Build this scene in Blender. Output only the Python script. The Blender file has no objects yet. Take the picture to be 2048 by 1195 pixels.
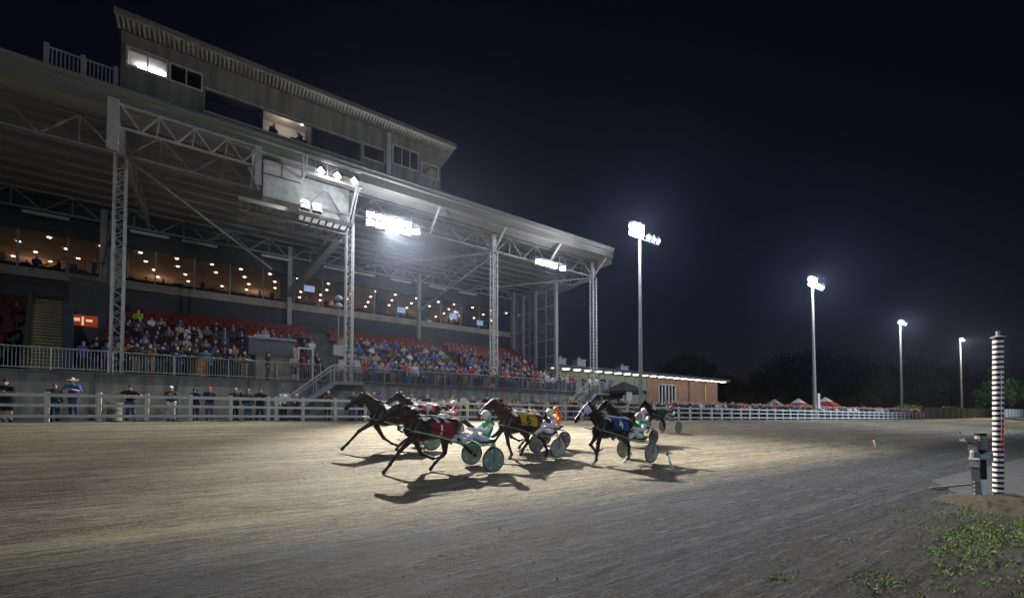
import bpy, bmesh, math, random
import numpy as np
from mathutils import Vector, Matrix
from mathutils.bvhtree import BVHTree
R = math.radians
random.seed(7); rng = np.random.default_rng(7)
SC = bpy.context.scene
COL = SC.collection

# ---------------------------------------------------------------- camera
CAMH = 1.65
YAW = math.atan2(1236, 850)
cd = bpy.data.cameras.new('camera'); cam = bpy.data.objects.new('camera', cd); COL.objects.link(cam)
cam.location = (0, 0, CAMH)
cam.rotation_euler = (R(90+1.5), 0, YAW-R(90))
cd.sensor_width = 36; cd.lens = 36*850/2048; cd.shift_y = 0.1036
cd.clip_start = .1; cd.clip_end = 3000
SC.camera = cam
# ---------------------------------------------------------------- sky (late dusk), exposure
W = bpy.data.worlds.new('World'); SC.world = W; W.use_nodes = True
nt = W.node_tree; bg = nt.nodes['Background']
sky = nt.nodes.new('ShaderNodeTexSky'); sky.sky_type = 'NISHITA'; sky.sun_disc = False
sky.sun_elevation = R(-2.6); sky.sun_rotation = R(35); sky.air_density = 1.0; sky.dust_density = .3; sky.ozone_density = 3
nt.links.new(sky.outputs[0], bg.inputs[0]); bg.inputs[1].default_value = 0.043
SC.view_settings.view_transform = 'Standard'; SC.view_settings.look = 'None'
SC.view_settings.exposure = 0; SC.view_settings.gamma = 1
SC.render.engine = 'CYCLES'
SC.cycles.use_denoising = True
SC.cycles.use_light_tree = True
SC.cycles.max_bounces = 5; SC.cycles.diffuse_bounces = 3; SC.cycles.glossy_bounces = 2
SC.cycles.transmission_bounces = 3; SC.cycles.transparent_max_bounces = 8
SC.cycles.sample_clamp_indirect = 4.0
SC.cycles.caustics_reflective = False; SC.cycles.caustics_refractive = False

# ---------------------------------------------------------------- lamps that light the place
def spot(name, loc, aim, watts, cone=150, blend=.6, col=(1, .97, .92), rad=.35):
    d = bpy.data.lights.new(name, 'SPOT'); d.energy = watts; d.spot_size = R(cone); d.spot_blend = blend
    d.color = col; d.shadow_soft_size = rad
    o = bpy.data.objects.new(name, d); COL.objects.link(o); o.location = loc
    o.rotation_euler = (Vector(aim)-Vector(loc)).to_track_quat('-Z', 'Y').to_euler()
    return o
WARM = (1, .93, .80); COOL = (.70, .82, 1)
spot('floodlight_beam', (9.9, 30.0, 15.4), (12.0, 12.3, 0), 125000, 71, 1, WARM, .13)
spot('floodlight_beam', (24.9, 30.0, 15.5), (20, 14.5, 0), 7000, 85, 1, WARM, .15)
spot('floodlight_beam', (31.4, 25.2, 18.3), (31, 13.5, 0), 2500, 95, 1, WARM, .15)
spot('floodlight_beam', (62.2, 22.3, 18.3), (55, 8, 0), 1500, 150, 1, WARM, .2)
spot('floodlight_beam', (100.6, 22.6, 18.2), (95, 8, 0), 7000, 155, .8, WARM, .2)
spot('floodlight_beam', (134, 20.3, 18.2), (128, 8, 0), 14000, 155, .8, WARM, .2)
spot('floodlight_beam', (6.1, 28.75, 16.9), (-7, 21.5, 0), 17000, 78, 1, WARM, .15)
# point lights added at the lamp heads: roof spill, and haze glow at poles
def spill(loc, w):
    d = bpy.data.lights.new('lamp_spill_and_halo', 'POINT'); d.energy = w; d.color = (.85, .88, 1); d.shadow_soft_size = .3
    o = bpy.data.objects.new('lamp_spill_and_halo', d); COL.objects.link(o); o.location = loc
spill((10, 29.0, 14.9), 950); spill((24.8, 29.1, 15.1), 480); spill((5.6, 28.7, 16.7), 130)
spill((31.3, 25.0, 18.6), 5500); spill((62.1, 22.2, 18.5), 6000); spill((100.6, 22.6, 18.4), 3500); spill((134.2, 20.4, 18.4), 900)  # at the poles: added for the halos in the haze
# floodlights of the infield side, behind the photographer; the last one added
spot('unseen_infield_beam', (-14, -16, 17), (1, 24, 1), 8500, 66, 1, COOL, .4)
spot('unseen_infield_beam', (1, -15, 15), (14, 13, 0), 8000, 66, 1, COOL, .4)
spot('unseen_infield_beam', (75, -24, 15), (66, 23, 2), 85000, 70, 1, COOL, .4)
spot('unseen_infield_beam', (150, -22, 17), (172, 22, 5), 80000, 50, 1, COOL, .4)  # added unseen lamp, brightens the tree at the right edge

# ---------------------------------------------------------------- materials
MATS = {}
def mat(name, col, rough=.7, var=.25, scale=6., bump=0., metal=0., emit=None, es=0., spec=.3, alpha=1., detail=4, stretch=None, trans=0.):
    if name in MATS: return MATS[name]
    m = bpy.data.materials.new(name); m.use_nodes = True; n = m.node_tree; b = n.nodes['Principled BSDF']
    b.inputs['Roughness'].default_value = rough; b.inputs['Metallic'].default_value = metal
    b.inputs['Specular IOR Level'].default_value = spec
    if alpha < 1: b.inputs['Alpha'].default_value = alpha
    if trans: b.inputs['Transmission Weight'].default_value = trans
    if emit:
        b.inputs['Emission Color'].default_value = (*emit, 1); b.inputs['Emission Strength'].default_value = es
    if var > 0:
        tc = n.nodes.new('ShaderNodeTexCoord'); nz = n.nodes.new('ShaderNodeTexNoise')
        nz.inputs['Scale'].default_value = scale; nz.inputs['Detail'].default_value = detail
        src = tc.outputs['Object']
        if stretch:
            mp = n.nodes.new('ShaderNodeMapping'); mp.inputs['Scale'].default_value = stretch
            n.links.new(src, mp.inputs[0]); src = mp.outputs[0]
        n.links.new(src, nz.inputs['Vector'])
        rp = n.nodes.new('ShaderNodeValToRGB')
        rp.color_ramp.elements[0].position = .28; rp.color_ramp.elements[1].position = .72
        rp.color_ramp.elements[0].color = (*[max(0, c*(1-var)) for c in col], 1)
        rp.color_ramp.elements[1].color = (*[min(1, c*(1+var)) for c in col], 1)
        n.links.new(nz.outputs['Fac'], rp.inputs[0]); n.links.new(rp.outputs[0], b.inputs['Base Color'])
        if bump > 0:
            bp = n.nodes.new('ShaderNodeBump'); bp.inputs['Strength'].default_value = bump; bp.inputs['Distance'].default_value = .02
            n.links.new(nz.outputs['Fac'], bp.inputs['Height']); n.links.new(bp.outputs[0], b.inputs['Normal'])
    else:
        b.inputs['Base Color'].default_value = (*col, 1)
    MATS[name] = m
    return m

# ---------------------------------------------------------------- builders
def wloc(o):
    v = Vector((0, 0, 0))
    while o is not None:
        v += o.location; o = o.parent
    return v
def link(name, me, parent=None, loc=None):
    o = bpy.data.objects.new(name, me); COL.objects.link(o)
    if parent is not None: o.parent = parent
    if loc is not None: o.location = loc
    return o
def tag(o, label=None, cat=None, group=None, kind=None):
    if label: o['label'] = label
    if cat: o['category'] = cat
    if group: o['group'] = group
    if kind: o['kind'] = kind
    return o
def thing(name, label, cat, loc=(0, 0, 0), rz=0, group=None):
    o = bpy.data.objects.new(name, None); COL.objects.link(o); o.empty_display_size = .2
    o.location = loc; o.rotation_euler = (0, 0, rz)
    return tag(o, label, cat, group)
class MB:
    def __init__(s): s.v = []; s.f = []; s.m = []; s.cur = 0
    def add(s, vs, fs):
        b = len(s.v); s.v += [tuple(v) for v in vs]; s.f += [tuple(i+b for i in f) for f in fs]; s.m += [s.cur]*len(fs)
        return s
    def box(s, x0, x1, y0, y1, z0, z1):
        return s.add([(x0, y0, z0), (x1, y0, z0), (x1, y1, z0), (x0, y1, z0), (x0, y0, z1), (x1, y0, z1), (x1, y1, z1), (x0, y1, z1)],
                     [(0, 3, 2, 1), (4, 5, 6, 7), (0, 1, 5, 4), (1, 2, 6, 5), (2, 3, 7, 6), (3, 0, 4, 7)])
    def cbox(s, x, y, z, dx, dy, dz): return s.box(x-dx/2, x+dx/2, y-dy/2, y+dy/2, z-dz/2, z+dz/2)
    def beam(s, a, b, w, h=None, up=(0, 0, 1)):
        h = h or w; a = Vector(a); b = Vector(b); d = (b-a).normalized(); u = Vector(up)
        if abs(d.dot(u)) > .98: u = Vector((1, 0, 0))
        sd = d.cross(u).normalized(); u = sd.cross(d)
        vs = [p+sd*(i*w/2)+u*(j*h/2) for p in (a, b) for i, j in ((-1, -1), (1, -1), (1, 1), (-1, 1))]
        return s.add(vs, [(0, 1, 2, 3), (7, 6, 5, 4), (0, 4, 5, 1), (1, 5, 6, 2), (2, 6, 7, 3), (3, 7, 4, 0)])
    def tube(s, pts, r, n=8, cap=True):
        pts = [Vector(p) for p in pts]; rs = r if isinstance(r, (list, tuple)) else [r]*len(pts)
        vs = []; fs = []; pu = None
        for i, p in enumerate(pts):
            d = (pts[min(i+1, len(pts)-1)]-pts[max(i-1, 0)]).normalized()
            if pu is None: pu = Vector((0, 0, 1)) if abs(d.z) < .9 else Vector((1, 0, 0))
            sd = d.cross(pu).normalized(); pu = sd.cross(d)
            for k in range(n):
                t = 2*math.pi*k/n; vs.append(p+(sd*math.cos(t)+pu*math.sin(t))*rs[i])
        for i in range(len(pts)-1):
            for k in range(n):
                a = i*n+k; b = i*n+(k+1) % n; fs.append((a, b, b+n, a+n))
        if cap: fs.append(tuple(range(n-1, -1, -1))); fs.append(tuple((len(pts)-1)*n+k for k in range(n)))
        return s.add(vs, fs)
    def lathe(s, prof, c=(0, 0, 0), n=16, axis='z'):
        vs = []; fs = []
        for r, z in prof:
            for k in range(n):
                t = 2*math.pi*k/n; x, y = r*math.cos(t), r*math.sin(t)
                vs.append((c[0]+x, c[1]+y, c[2]+z) if axis == 'z' else ((c[0]+x, c[1]+z, c[2]+y) if axis == 'y' else (c[0]+z, c[1]+x, c[2]+y)))
        for i in range(len(prof)-1):
            for k in range(n):
                a = i*n+k; b = i*n+(k+1) % n; fs.append((a, b, b+n, a+n))
        fs.append(tuple(range(n-1, -1, -1))); fs.append(tuple((len(prof)-1)*n+k for k in range(n)))
        return s.add(vs, fs)
    def prism(s, poly, y0, y1, axis='y'):
        n = len(poly)
        mk = {'y': lambda p, t: (p[0], t, p[1]), 'x': lambda p, t: (t, p[0], p[1]), 'z': lambda p, t: (p[0], p[1], t)}[axis]
        vs = [mk(p, y0) for p in poly]+[mk(p, y1) for p in poly]
        return s.add(vs, [tuple(range(n)), tuple(range(2*n-1, n-1, -1))]+[(i, i+n, (i+1) % n+n, (i+1) % n) for i in range(n)])
    def mesh(s, name, mats, off=Vector((0, 0, 0)), smooth=False):
        me = bpy.data.meshes.new(name)
        me.from_pydata([(v[0]-off.x, v[1]-off.y, v[2]-off.z) for v in s.v], [], s.f)
        for m in (mats if isinstance(mats, (list, tuple)) else [mats]): me.materials.append(m)
        me.polygons.foreach_set('material_index', s.m)
        if smooth: me.polygons.foreach_set('use_smooth', [True]*len(s.f))
        me.update(); return me
    def build(s, name, mats, parent=None, smooth=False, local=False):
        off = wloc(parent) if (parent is not None and not local) else Vector((0, 0, 0))
        return link(name, s.mesh(name, mats, off, smooth), parent)
def copy_tree(o, parent=None):
    c = o.copy(); COL.objects.link(c)
    if parent is not None: c.parent = parent
    for ch in o.children: copy_tree(ch, c)
    return c
ORD = ['', 'first', 'second', 'third', 'fourth', 'fifth', 'sixth', 'seventh', 'eighth', 'ninth', 'tenth', 'eleventh', 'twelfth', 'thirteenth',
       'fourteenth', 'fifteenth', 'sixteenth', 'seventeenth', 'eighteenth', 'nineteenth', 'twentieth']+['%d%s' % (i, {1: 'st', 2: 'nd', 3: 'rd'}.get(i % 10, 'th')) for i in range(21, 130)]

# ---- distance fields -> smooth closed surfaces (bodies of people and animals)
def surface(caps, res, k=.03):
    """caps: (a, b, ra, rb[, (sx,sy,sz)]) rounded tapered limbs, smoothly joined; returns verts, quads"""
    A = [(np.array(c[0], float), np.array(c[1], float), c[2], c[3], np.array(c[4] if len(c) > 4 else (1, 1, 1), float)) for c in caps]
    lo = np.min([np.minimum(a, b)-max(ra, rb)*s for a, b, ra, rb, s in A], 0)-3*res
    hi = np.max([np.maximum(a, b)+max(ra, rb)*s for a, b, ra, rb, s in A], 0)+3*res
    n = np.ceil((hi-lo)/res).astype(int)+1
    ax = [lo[i]+res*np.arange(n[i]) for i in range(3)]
    D = np.ones(n)*1.0
    for a, b, ra, rb, s in A:
        mg = 3*k+2*res
        l = np.minimum(a, b)-max(ra, rb)*s-mg; h = np.maximum(a, b)+max(ra, rb)*s+mg
        sl = tuple(slice(max(0, int((l[i]-lo[i])/res)), min(n[i], int((h[i]-lo[i])/res)+2)) for i in range(3))
        X, Y, Z = np.meshgrid(ax[0][sl[0]], ax[1][sl[1]], ax[2][sl[2]], indexing='ij')
        p = [(X-a[0])/s[0], (Y-a[1])/s[1], (Z-a[2])/s[2]]; ba = (b-a)/s; L = max(1e-9, ba@ba)
        t = np.clip((p[0]*ba[0]+p[1]*ba[1]+p[2]*ba[2])/L, 0, 1)
        d = np.sqrt(sum((p[i]-t*ba[i])**2 for i in range(3)))-(ra+(rb-ra)*t)
        d = d*s.min()
        o = D[sl]; w = np.clip(.5+.5*(o-d)/k, 0, 1)
        D[sl] = o*(1-w)+d*w-k*w*(1-w)
    ins = D < 0
    nx, ny, nz = n-1
    acc = np.zeros((nx, ny, nz, 3)); cnt = np.zeros((nx, ny, nz))
    G = np.stack(np.meshgrid(*ax, indexing='ij'), -1)
    for i in range(3):
        sa = [slice(None)]*3; sb = [slice(None)]*3; sa[i] = slice(0, -1); sb[i] = slice(1, None)
        da, db = D[tuple(sa)], D[tuple(sb)]; cr = ins[tuple(sa)] != ins[tuple(sb)]
        t = np.where(cr, da/np.where(cr, da-db, 1), 0)
        pt = G[tuple(sa)]+(G[tuple(sb)]-G[tuple(sa)])*t[..., None]
        j, q = [x for x in range(3) if x != i]
        for oj in (0, 1):
            for oq in (0, 1):
                sc = [None]*3; sc[i] = slice(None); sc[j] = slice(oj, n[j]-1+oj); sc[q] = slice(oq, n[q]-1+oq)
                sc = tuple(sc); c = cr[sc]
                acc += pt[sc]*c[..., None]; cnt += c
    act = cnt > 0
    idx = -np.ones((nx, ny, nz), int); idx[act] = np.arange(act.sum())
    V = acc[act]/cnt[act][:, None]
    Fs = []
    for i in range(3):
        j, q = (i+1) % 3, (i+2) % 3
        sa = [slice(None)]*3; sb = [slice(None)]*3; sa[i] = slice(0, -1); sb[i] = slice(1, None)
        A0 = ins[tuple(sa)]; B0 = ins[tuple(sb)]
        for flip in (False, True):
            e = (A0 & ~B0) if not flip else (~A0 & B0)
            I = np.argwhere(e)
            I = I[(I[:, j] > 0) & (I[:, q] > 0) & (I[:, j] < n[j]-1) & (I[:, q] < n[q]-1)]
            def g(dj, dq):
                J = I.copy(); J[:, j] += dj; J[:, q] += dq; return idx[J[:, 0], J[:, 1], J[:, 2]]
            f = np.stack([g(-1, -1), g(0, -1), g(0, 0), g(-1, 0)], 1)
            Fs.append(f[:, ::-1] if flip else f)
    F = np.concatenate(Fs); F = F[(F >= 0).all(1)]
    return V, F
def npmesh(name, V, F, mats, mi=None, smooth=True):
    me = bpy.data.meshes.new(name)
    me.from_pydata(V.tolist(), [], F.tolist())
    for m in (mats if isinstance(mats, (list, tuple)) else [mats]): me.materials.append(m)
    if mi is not None: me.polygons.foreach_set('material_index', np.asarray(mi, np.int32))
    if smooth: me.polygons.foreach_set('use_smooth', np.ones(len(F), bool))
    me.update(); return me

# ---- the lie of the land
FX = [-60, 0, 100, 189, 320]; FZ = [1.42, 1.42, 1.13, 1.6, 2.0]
def yf(X): return 27-.0647*(X+2.8) if X < 100 else 20.35-.037*(X-100)
def gz(X, Y):
    t = min(1, max(0, (Y-8)/(yf(X)-8))); return float(np.interp(X, FX, FZ))*t
# ================================================================ ground, track, apron
def ground_mat(name, c0, c1, dark, light, streak=0., second=None, bump=.9):
    m = bpy.data.materials.new(name); m.use_nodes = True; n = m.node_tree; b = n.nodes['Principled BSDF']; L = n.links.new
    b.inputs['Roughness'].default_value = .85; b.inputs['Specular IOR Level'].default_value = .25
    tc = n.nodes.new('ShaderNodeTexCoord').outputs['Object']
    def noise(sc, stretch=(1, 1, 1), det=5, rough=.6):
        mp = n.nodes.new('ShaderNodeMapping'); mp.inputs['Scale'].default_value = stretch; L(tc, mp.inputs[0])
        z = n.nodes.new('ShaderNodeTexNoise'); z.inputs['Scale'].default_value = sc; z.inputs['Detail'].default_value = det
        z.inputs['Roughness'].default_value = rough; L(mp.outputs[0], z.inputs['Vector']); return z.outputs['Fac']
    def ramp(f, p0, p1, a=0., bb=1.):
        r = n.nodes.new('ShaderNodeMapRange'); r.inputs['From Min'].default_value = p0; r.inputs['From Max'].default_value = p1
        r.inputs['To Min'].default_value = a; r.inputs['To Max'].default_value = bb; L(f, r.inputs['Value']); return r.outputs[0]
    def mix(f, a, bb):
        x = n.nodes.new('ShaderNodeMix'); x.data_type = 'RGBA'; L(f, x.inputs['Factor'])
        for s, v in ((6, a), (7, bb)):
            if isinstance(v, tuple): x.inputs[s].default_value = (*v, 1)
            else: L(v, x.inputs[s])
        return x.outputs[2]
    base = mix(ramp(noise(.35, (.5, 1, 1)), .35, .65), c0, c1)
    if streak:
        base = mix(ramp(noise(.55, (.03, 1, 1), 4, .6), .40, .62, 0, .55), base, dark)
        base = mix(ramp(noise(1.6, (.03, 1.3, 1), 6, .75), .44, .60, 0, streak), base, dark)
        base = mix(ramp(noise(2.6, (.03, 1.6, 1), 4, .6), .56, .64, 0, streak*.75), base, light)
        base = mix(ramp(noise(5.5, (.012, 1.5, 1), 3, .6), .57, .63, 0, streak*.8), base, dark)
        base = mix(ramp(noise(4.3, (.016, 1.7, 1), 3, .6), .60, .65, 0, streak*.6), base, light)
    base = mix(ramp(noise(1.1, (.22, 1, 1), 5, .7), .46, .70, 0, .55), base, dark)
    base = mix(ramp(noise(3.2, (.3, 1, 1), 6, .75), .53, .66, 0, .75), base, dark)
    base = mix(ramp(noise(10, (.45, 1, 1), 4, .75), .56, .68, 0, .85), base, dark)
    base = mix(ramp(noise(30, (.7, 1, 1), 3, .7), .45, .7, 0, .7), base, light)
    base = mix(ramp(noise(60, (1, 1, 1), 3, .8), .56, .66, 0, .6), base, dark)
    base = mix(ramp(noise(5, (.2, 2.2, 1), 2, .5), .61, .66, 0, .85), base, dark)
    base = mix(ramp(noise(12, (.25, 1.5, 1), 2, .5), .62, .68, 0, .8), base, dark)
    base = mix(ramp(noise(7, (.2, 2.0, 1), 2, .5), .37, .31, 0, .75), base, light)
    base = mix(ramp(noise(85, (1, 1, 1), 2, .6), .66, .72, 0, .7), base, light)
    if second:      # greyer inner verge stone with dim cool light in its tint, dirt on the infield
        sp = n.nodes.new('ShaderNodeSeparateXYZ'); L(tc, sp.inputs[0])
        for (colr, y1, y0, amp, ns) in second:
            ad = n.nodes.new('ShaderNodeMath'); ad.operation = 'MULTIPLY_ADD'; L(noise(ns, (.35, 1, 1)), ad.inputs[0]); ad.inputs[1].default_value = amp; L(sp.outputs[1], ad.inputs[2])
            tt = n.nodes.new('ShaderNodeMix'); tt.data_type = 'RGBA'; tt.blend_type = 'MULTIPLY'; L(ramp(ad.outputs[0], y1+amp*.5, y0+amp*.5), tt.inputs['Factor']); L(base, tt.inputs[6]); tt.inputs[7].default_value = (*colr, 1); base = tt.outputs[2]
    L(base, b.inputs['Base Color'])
    h = n.nodes.new('ShaderNodeMath'); h.operation = 'MULTIPLY_ADD'; L(noise(11, (.5, 1, 1), 8, .75), h.inputs[0]); h.inputs[1].default_value = 1.6
    L(noise(45, (1, 1, 1), 6, .8), h.inputs[2])
    bp = n.nodes.new('ShaderNodeBump'); bp.inputs['Strength'].default_value = bump; bp.inputs['Distance'].default_value = .08
    L(h.outputs[0], bp.inputs['Height']); L(bp.outputs[0], b.inputs['Normal'])
    return m
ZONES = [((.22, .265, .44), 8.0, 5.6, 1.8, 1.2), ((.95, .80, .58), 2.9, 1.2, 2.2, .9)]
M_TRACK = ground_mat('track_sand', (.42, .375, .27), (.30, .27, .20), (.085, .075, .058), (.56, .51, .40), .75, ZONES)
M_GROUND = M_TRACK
M_APRON = mat('apron_asphalt', (.10, .10, .10), .9, .35, 1.5, .2)

edge = lambda x: 5.2
def sheet(name, rows, mat_, dz, xs):
    """rows: functions X -> Y; heights follow the lie of the land"""
    V = []; F = []
    for x in xs:
        for r in rows:
            y = r(x); V.append((x, y, gz(x, y)+dz-(.05 if r is edge else 0)))
    k = len(rows)
    for i in range(len(xs)-1):
        for j in range(k-1): F.append((i*k+j, (i+1)*k+j, (i+1)*k+j+1, i*k+j+1))
    b = MB(); b.v = V; b.f = F; b.m = [0]*len(F)
    o = b.build(name, mat_, smooth=True); o['kind'] = 'structure'; return o
XS = [-400, -120, -60, -30, -15, 0, 15, 30, 45, 60, 80, 100, 120, 150, 189, 240, 320, 500, 900]
K = lambda y: (lambda x: y)
T = lambda t: (lambda x: 8+(yf(x)-8)*t)
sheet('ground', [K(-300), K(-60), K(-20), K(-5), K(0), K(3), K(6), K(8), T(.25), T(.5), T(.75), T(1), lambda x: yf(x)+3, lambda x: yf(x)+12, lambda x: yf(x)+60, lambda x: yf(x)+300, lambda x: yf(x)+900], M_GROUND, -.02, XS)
xs_f = [-60, -30]+[-15+.4*i for i in range(150)]+[45+2*i for i in range(40)]+[126+8*i for i in range(20)]
xs_t = sorted(set(round(x, 2) for x in xs_f+[x for x in XS if -60 <= x <= 320]))
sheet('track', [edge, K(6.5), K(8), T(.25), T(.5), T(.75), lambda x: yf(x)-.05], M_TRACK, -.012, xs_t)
sheet('apron', [lambda x: yf(x)-.03, lambda x: yf(x)+3.6, lambda x: yf(x)+14], M_APRON, .006, [x for x in xs_t if x < 105])
# paved landing on the infield side
M_PAVE = mat('concrete_paving', (.06, .063, .075), .8, .35, 3, .3)
b = MB(); pv = [(12.23, 1.79), (12.6, 1.2), (17, -1.2), (29, -1.5), (30, 2.2), (26.4, 2.43), (15.2, 2.94)]
b.prism(pv, -.01, .012, 'z'); b.build('path', M_PAVE)['kind'] = 'structure'
# low mound of loose dirt round the finish post
M_DIRT = ground_mat('loose_dirt', (.11, .09, .065), (.08, .065, .05), (.04, .03, .025), (.18, .15, .12), 0)
b = MB(); nn = 22; vs = [(12.4, 1.35, .13)]; 
for ri, rr in enumerate((.35, .7, 1.1, 1.5)):
    for k_ in range(nn):
        t = 2*math.pi*k_/nn; w = rr*(1+.18*math.sin(3*t+ri)+.1*math.sin(7*t))
        vs.append((12.4+w*1.0*math.cos(t), 1.35+w*.62*math.sin(t), [.12, .085, .035, -.03][ri]+random.uniform(-.018, .018)*(ri < 3)))
fs = [(0, 1+k_, 1+(k_+1) % nn) for k_ in range(nn)]
for ri in range(3):
    for k_ in range(nn):
        a = 1+ri*nn+k_; c = 1+ri*nn+(k_+1) % nn; fs.append((a, a+nn, c+nn, c))
b.add(vs, fs); o = b.build('dirt', M_DIRT, smooth=True); o['kind'] = 'structure'

# ================================================================ grass in patches
M_GRASS = mat('grass_green', (.06, .14, .03), .6, .5, 4, 0); M_DRYG = mat('grass_dry', (.20, .17, .08), .7, .4, 4, 0)
def patch_w(x, y):
    w = 0
    for cx, cy, rx, ry, s in ((8.6, 1.25, 1.9, .36, 1.), (9.9, .8, 1.6, .32, .9), (10.9, 1.55, 1.0, .3, .45), (12.8, 1.1, .9, .3, .8), (11.6, 2.15, .5, .25, .45), (14.2, 1.0, 1.2, .35, .7),
                              (10.2, 1.75, .8, .10, .4), (7.2, 1.15, 1.3, .3, .4), (5.4, 1.5, .8, .25, .22), (6.4, .9, 1.6, .5, .14), (9.5, 1.5, 3.5, .9, .10), (6.6, .45, 1., .4, .3), (12.1, .4, 1.3, .4, .5), (4.8, 2.1, .35, .15, .3), (7, 2.2, .3, .07, .35), (8.7, 2.5, .3, .07, .35), (10, 2.4, .5, .12, .2)):
        d = ((x-cx)/rx)**2+((y-cy)/ry)**2
        w = max(w, s*max(0, 1-d))
    return w
V = []; F = []
cl = [(random.uniform(3.5, 16.5), random.uniform(-.3, 3.0)) for _ in range(42000)]
for (x, y) in cl:
    w = patch_w(x, y)*(.65+.55*math.sin(x*5.1+math.sin(y*13)*2)*math.sin(y*11.3+x)) + .004
    if random.random() > w*1.5: continue
    for q in range(random.choice([2, 5, 9])):
        px, py = x+random.gauss(0, .035), y+random.gauss(0, .035)
        h = random.uniform(.012, .03); t = random.uniform(0, 6.28); l = random.uniform(.0, .04); wd = .006
        i = len(V); c, s_ = math.cos(t), math.sin(t)
        z = -.025
        V += [(px-s_*wd, py+c*wd, z), (px+s_*wd, py-c*wd, z), (px+c*l*.5+s_*wd*.7, py+s_*l*.5-c*wd*.7, z+h*.65), (px+c*l, py+s_*l, z+h)]
        F += [(i, i+1, i+2), (i, i+2, i+3)]
b = MB(); b.v = V; b.f = F; b.m = [int((i//2) % 9 in (2, 6)) for i in range(len(F))]; o = b.build('grass', [M_GRASS, M_DRYG]); o['kind'] = 'stuff'
# clods and small stones lying on track and verge
M_CLOD = mat('dirt_clod', (.10, .085, .065), .95, .4, 8, 0)
b = MB()
for i in range(1300):
    if i < 900:
        x = random.uniform(-8, 40); y = random.uniform(3.2, 26) if i % 3 else random.uniform(4, 12)
    else: x = random.uniform(2, 14); y = random.uniform(.3, 7)
    if y > yf(x)-.5: continue
    s_ = random.uniform(.005, .016)*(1+y/25); z = gz(x, y)
    vs = [(x+s_*1.4*random.uniform(.7, 1.3)*dx, y+s_*random.uniform(.7, 1.3)*dy, z+s_*.6*random.uniform(.6, 1.2)*dz) for dx, dy, dz in ((1, 0, 0), (0, 1, 0), (-1, 0, 0), (0, -1, 0), (0, 0, 1.2))]
    b.add(vs, [(0, 1, 4), (1, 2, 4), (2, 3, 4), (3, 0, 4)])
o = b.build('gravel', M_CLOD); o['kind'] = 'stuff'

# ================================================================ white track fence and the concrete boundary wall
M_WHITE = mat('white_painted_timber', (.74, .74, .72), .45, .08, 5, .05)
fence = thing('rail_fence', 'long white three rail timber fence along the grandstand side of the dirt track', 'fence', (0, yf(0), gz(0, yf(0))))
px = -16.51; posts = []
while px < 101:
    posts.append(px); px += 1.7
posts = [p for p in posts]
gate_x = 3.6
def fpt(x, z): return Vector((x, yf(x), gz(x, yf(x))+z*(1-.0013*max(0, x))))
for x in posts+[2.56]:
    b = MB(); p = fpt(x, 0)
    tz = fpt(x, 1.29).z
    b.box(p.x-.075, p.x+.075, p.y-.075, p.y+.075, p.z-.1, tz)
    b.prism([(p.x-.09, tz), (p.x+.09, tz), (p.x+.05, tz+.045), (p.x-.05, tz+.045)], p.y-.09, p.y+.09)
    b.build('post', M_WHITE, fence)
for z, h in ((1.17, .15), (.72, .13), (.24, .13)):
    b = MB()
    for a, c in zip(posts[:-1], posts[1:]):
        b.beam(fpt(a, z)+Vector((0, -.075, 0)), fpt(c, z)+Vector((0, -.075, 0)), .045, h)
    b.build('rail', M_WHITE, fence)
M_CONC = mat('grey_concrete', (.29, .29, .275), .85, .45, 1.6, .2, detail=7, stretch=(1.2, 1.2, .3))
M_PANEL = mat('pale_concrete_panel', (.42, .42, .40), .85, .2, .8, .1)
wl = thing('boundary_wall', 'pale concrete panel wall with dark posts beyond the end of the white fence', 'wall', (101, yf(101), 1.1))
def wpt(x, z): y = yf(x)+.3; return Vector((x, y, gz(x, y)+z))
wx = [101.5+4*i for i in range(40)]
b = MB()
for a, c in zip(wx[:-1], wx[1:]): b.beam(wpt(a, 1.0), wpt(c, 1.0), .12, 2.1)
b.build('panel', M_PANEL, wl)
M_DKPOST = mat('dark_wall_post', (.10, .10, .10), .8, .2, 3)
for x in wx: MB().beam(wpt(x, -.1), wpt(x, 2.12), .22, .3).build('post', M_DKPOST, wl)
MB().beam(wpt(101.4, 1.0)+Vector((0, .3, 0)), wpt(101.4, 1.0)+Vector((0, 9, 0)), .15, 2.0).build('end_wall', M_CONC, wl)

# ================================================================ the grandstand
M_STEEL = mat('grey_painted_steel', (.33, .34, .33), .5, .15, 3)
M_PALE = mat('pale_painted_steel', (.60, .60, .58), .45, .12, 3)
M_DECK = mat('corrugated_roof_underside', (.31, .31, .275), .7, .25, .6, 0, stretch=(.2, 3, 1))
M_FASC = mat('ribbed_roof_fascia', (.27, .28, .255), .6, .22, 1.2, 0, stretch=(.15, 1, 3))
M_DARK = mat('dark_cladding', (.045, .048, .056), .5, .3, 1.5)
M_TEAL = mat('dark_teal_panel', (.055, .085, .10), .6, .2, 1.5)
M_TIER = mat('stand_concrete', (.13, .13, .125), .9, .3, 1.5, .2)
M_YELL = mat('yellow_worn_steps', (.22, .195, .10), .9, .3, 3, .2)
M_SEAT = mat('orange_red_plastic', (.20, .026, .012), .45, .15, 3)
M_SLAB = mat('beige_band', (.40, .35, .28), .75, .2, 1.0)
M_GLASS = mat('tinted_glass', (.02, .025, .03), .08, 0, spec=.4, alpha=.13)
M_EGLASS = mat('sky_reflecting_glass', (.10, .12, .16), .06, .3, .25, spec=.8, alpha=.55)
X0, X1 = -34, 34.4
PZ = 3.95
gs = thing('grandstand', 'long grandstand with lattice columns, raised terrace and orange seats under one roof', 'grandstand', (0, 30.5, 1.3))
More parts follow.
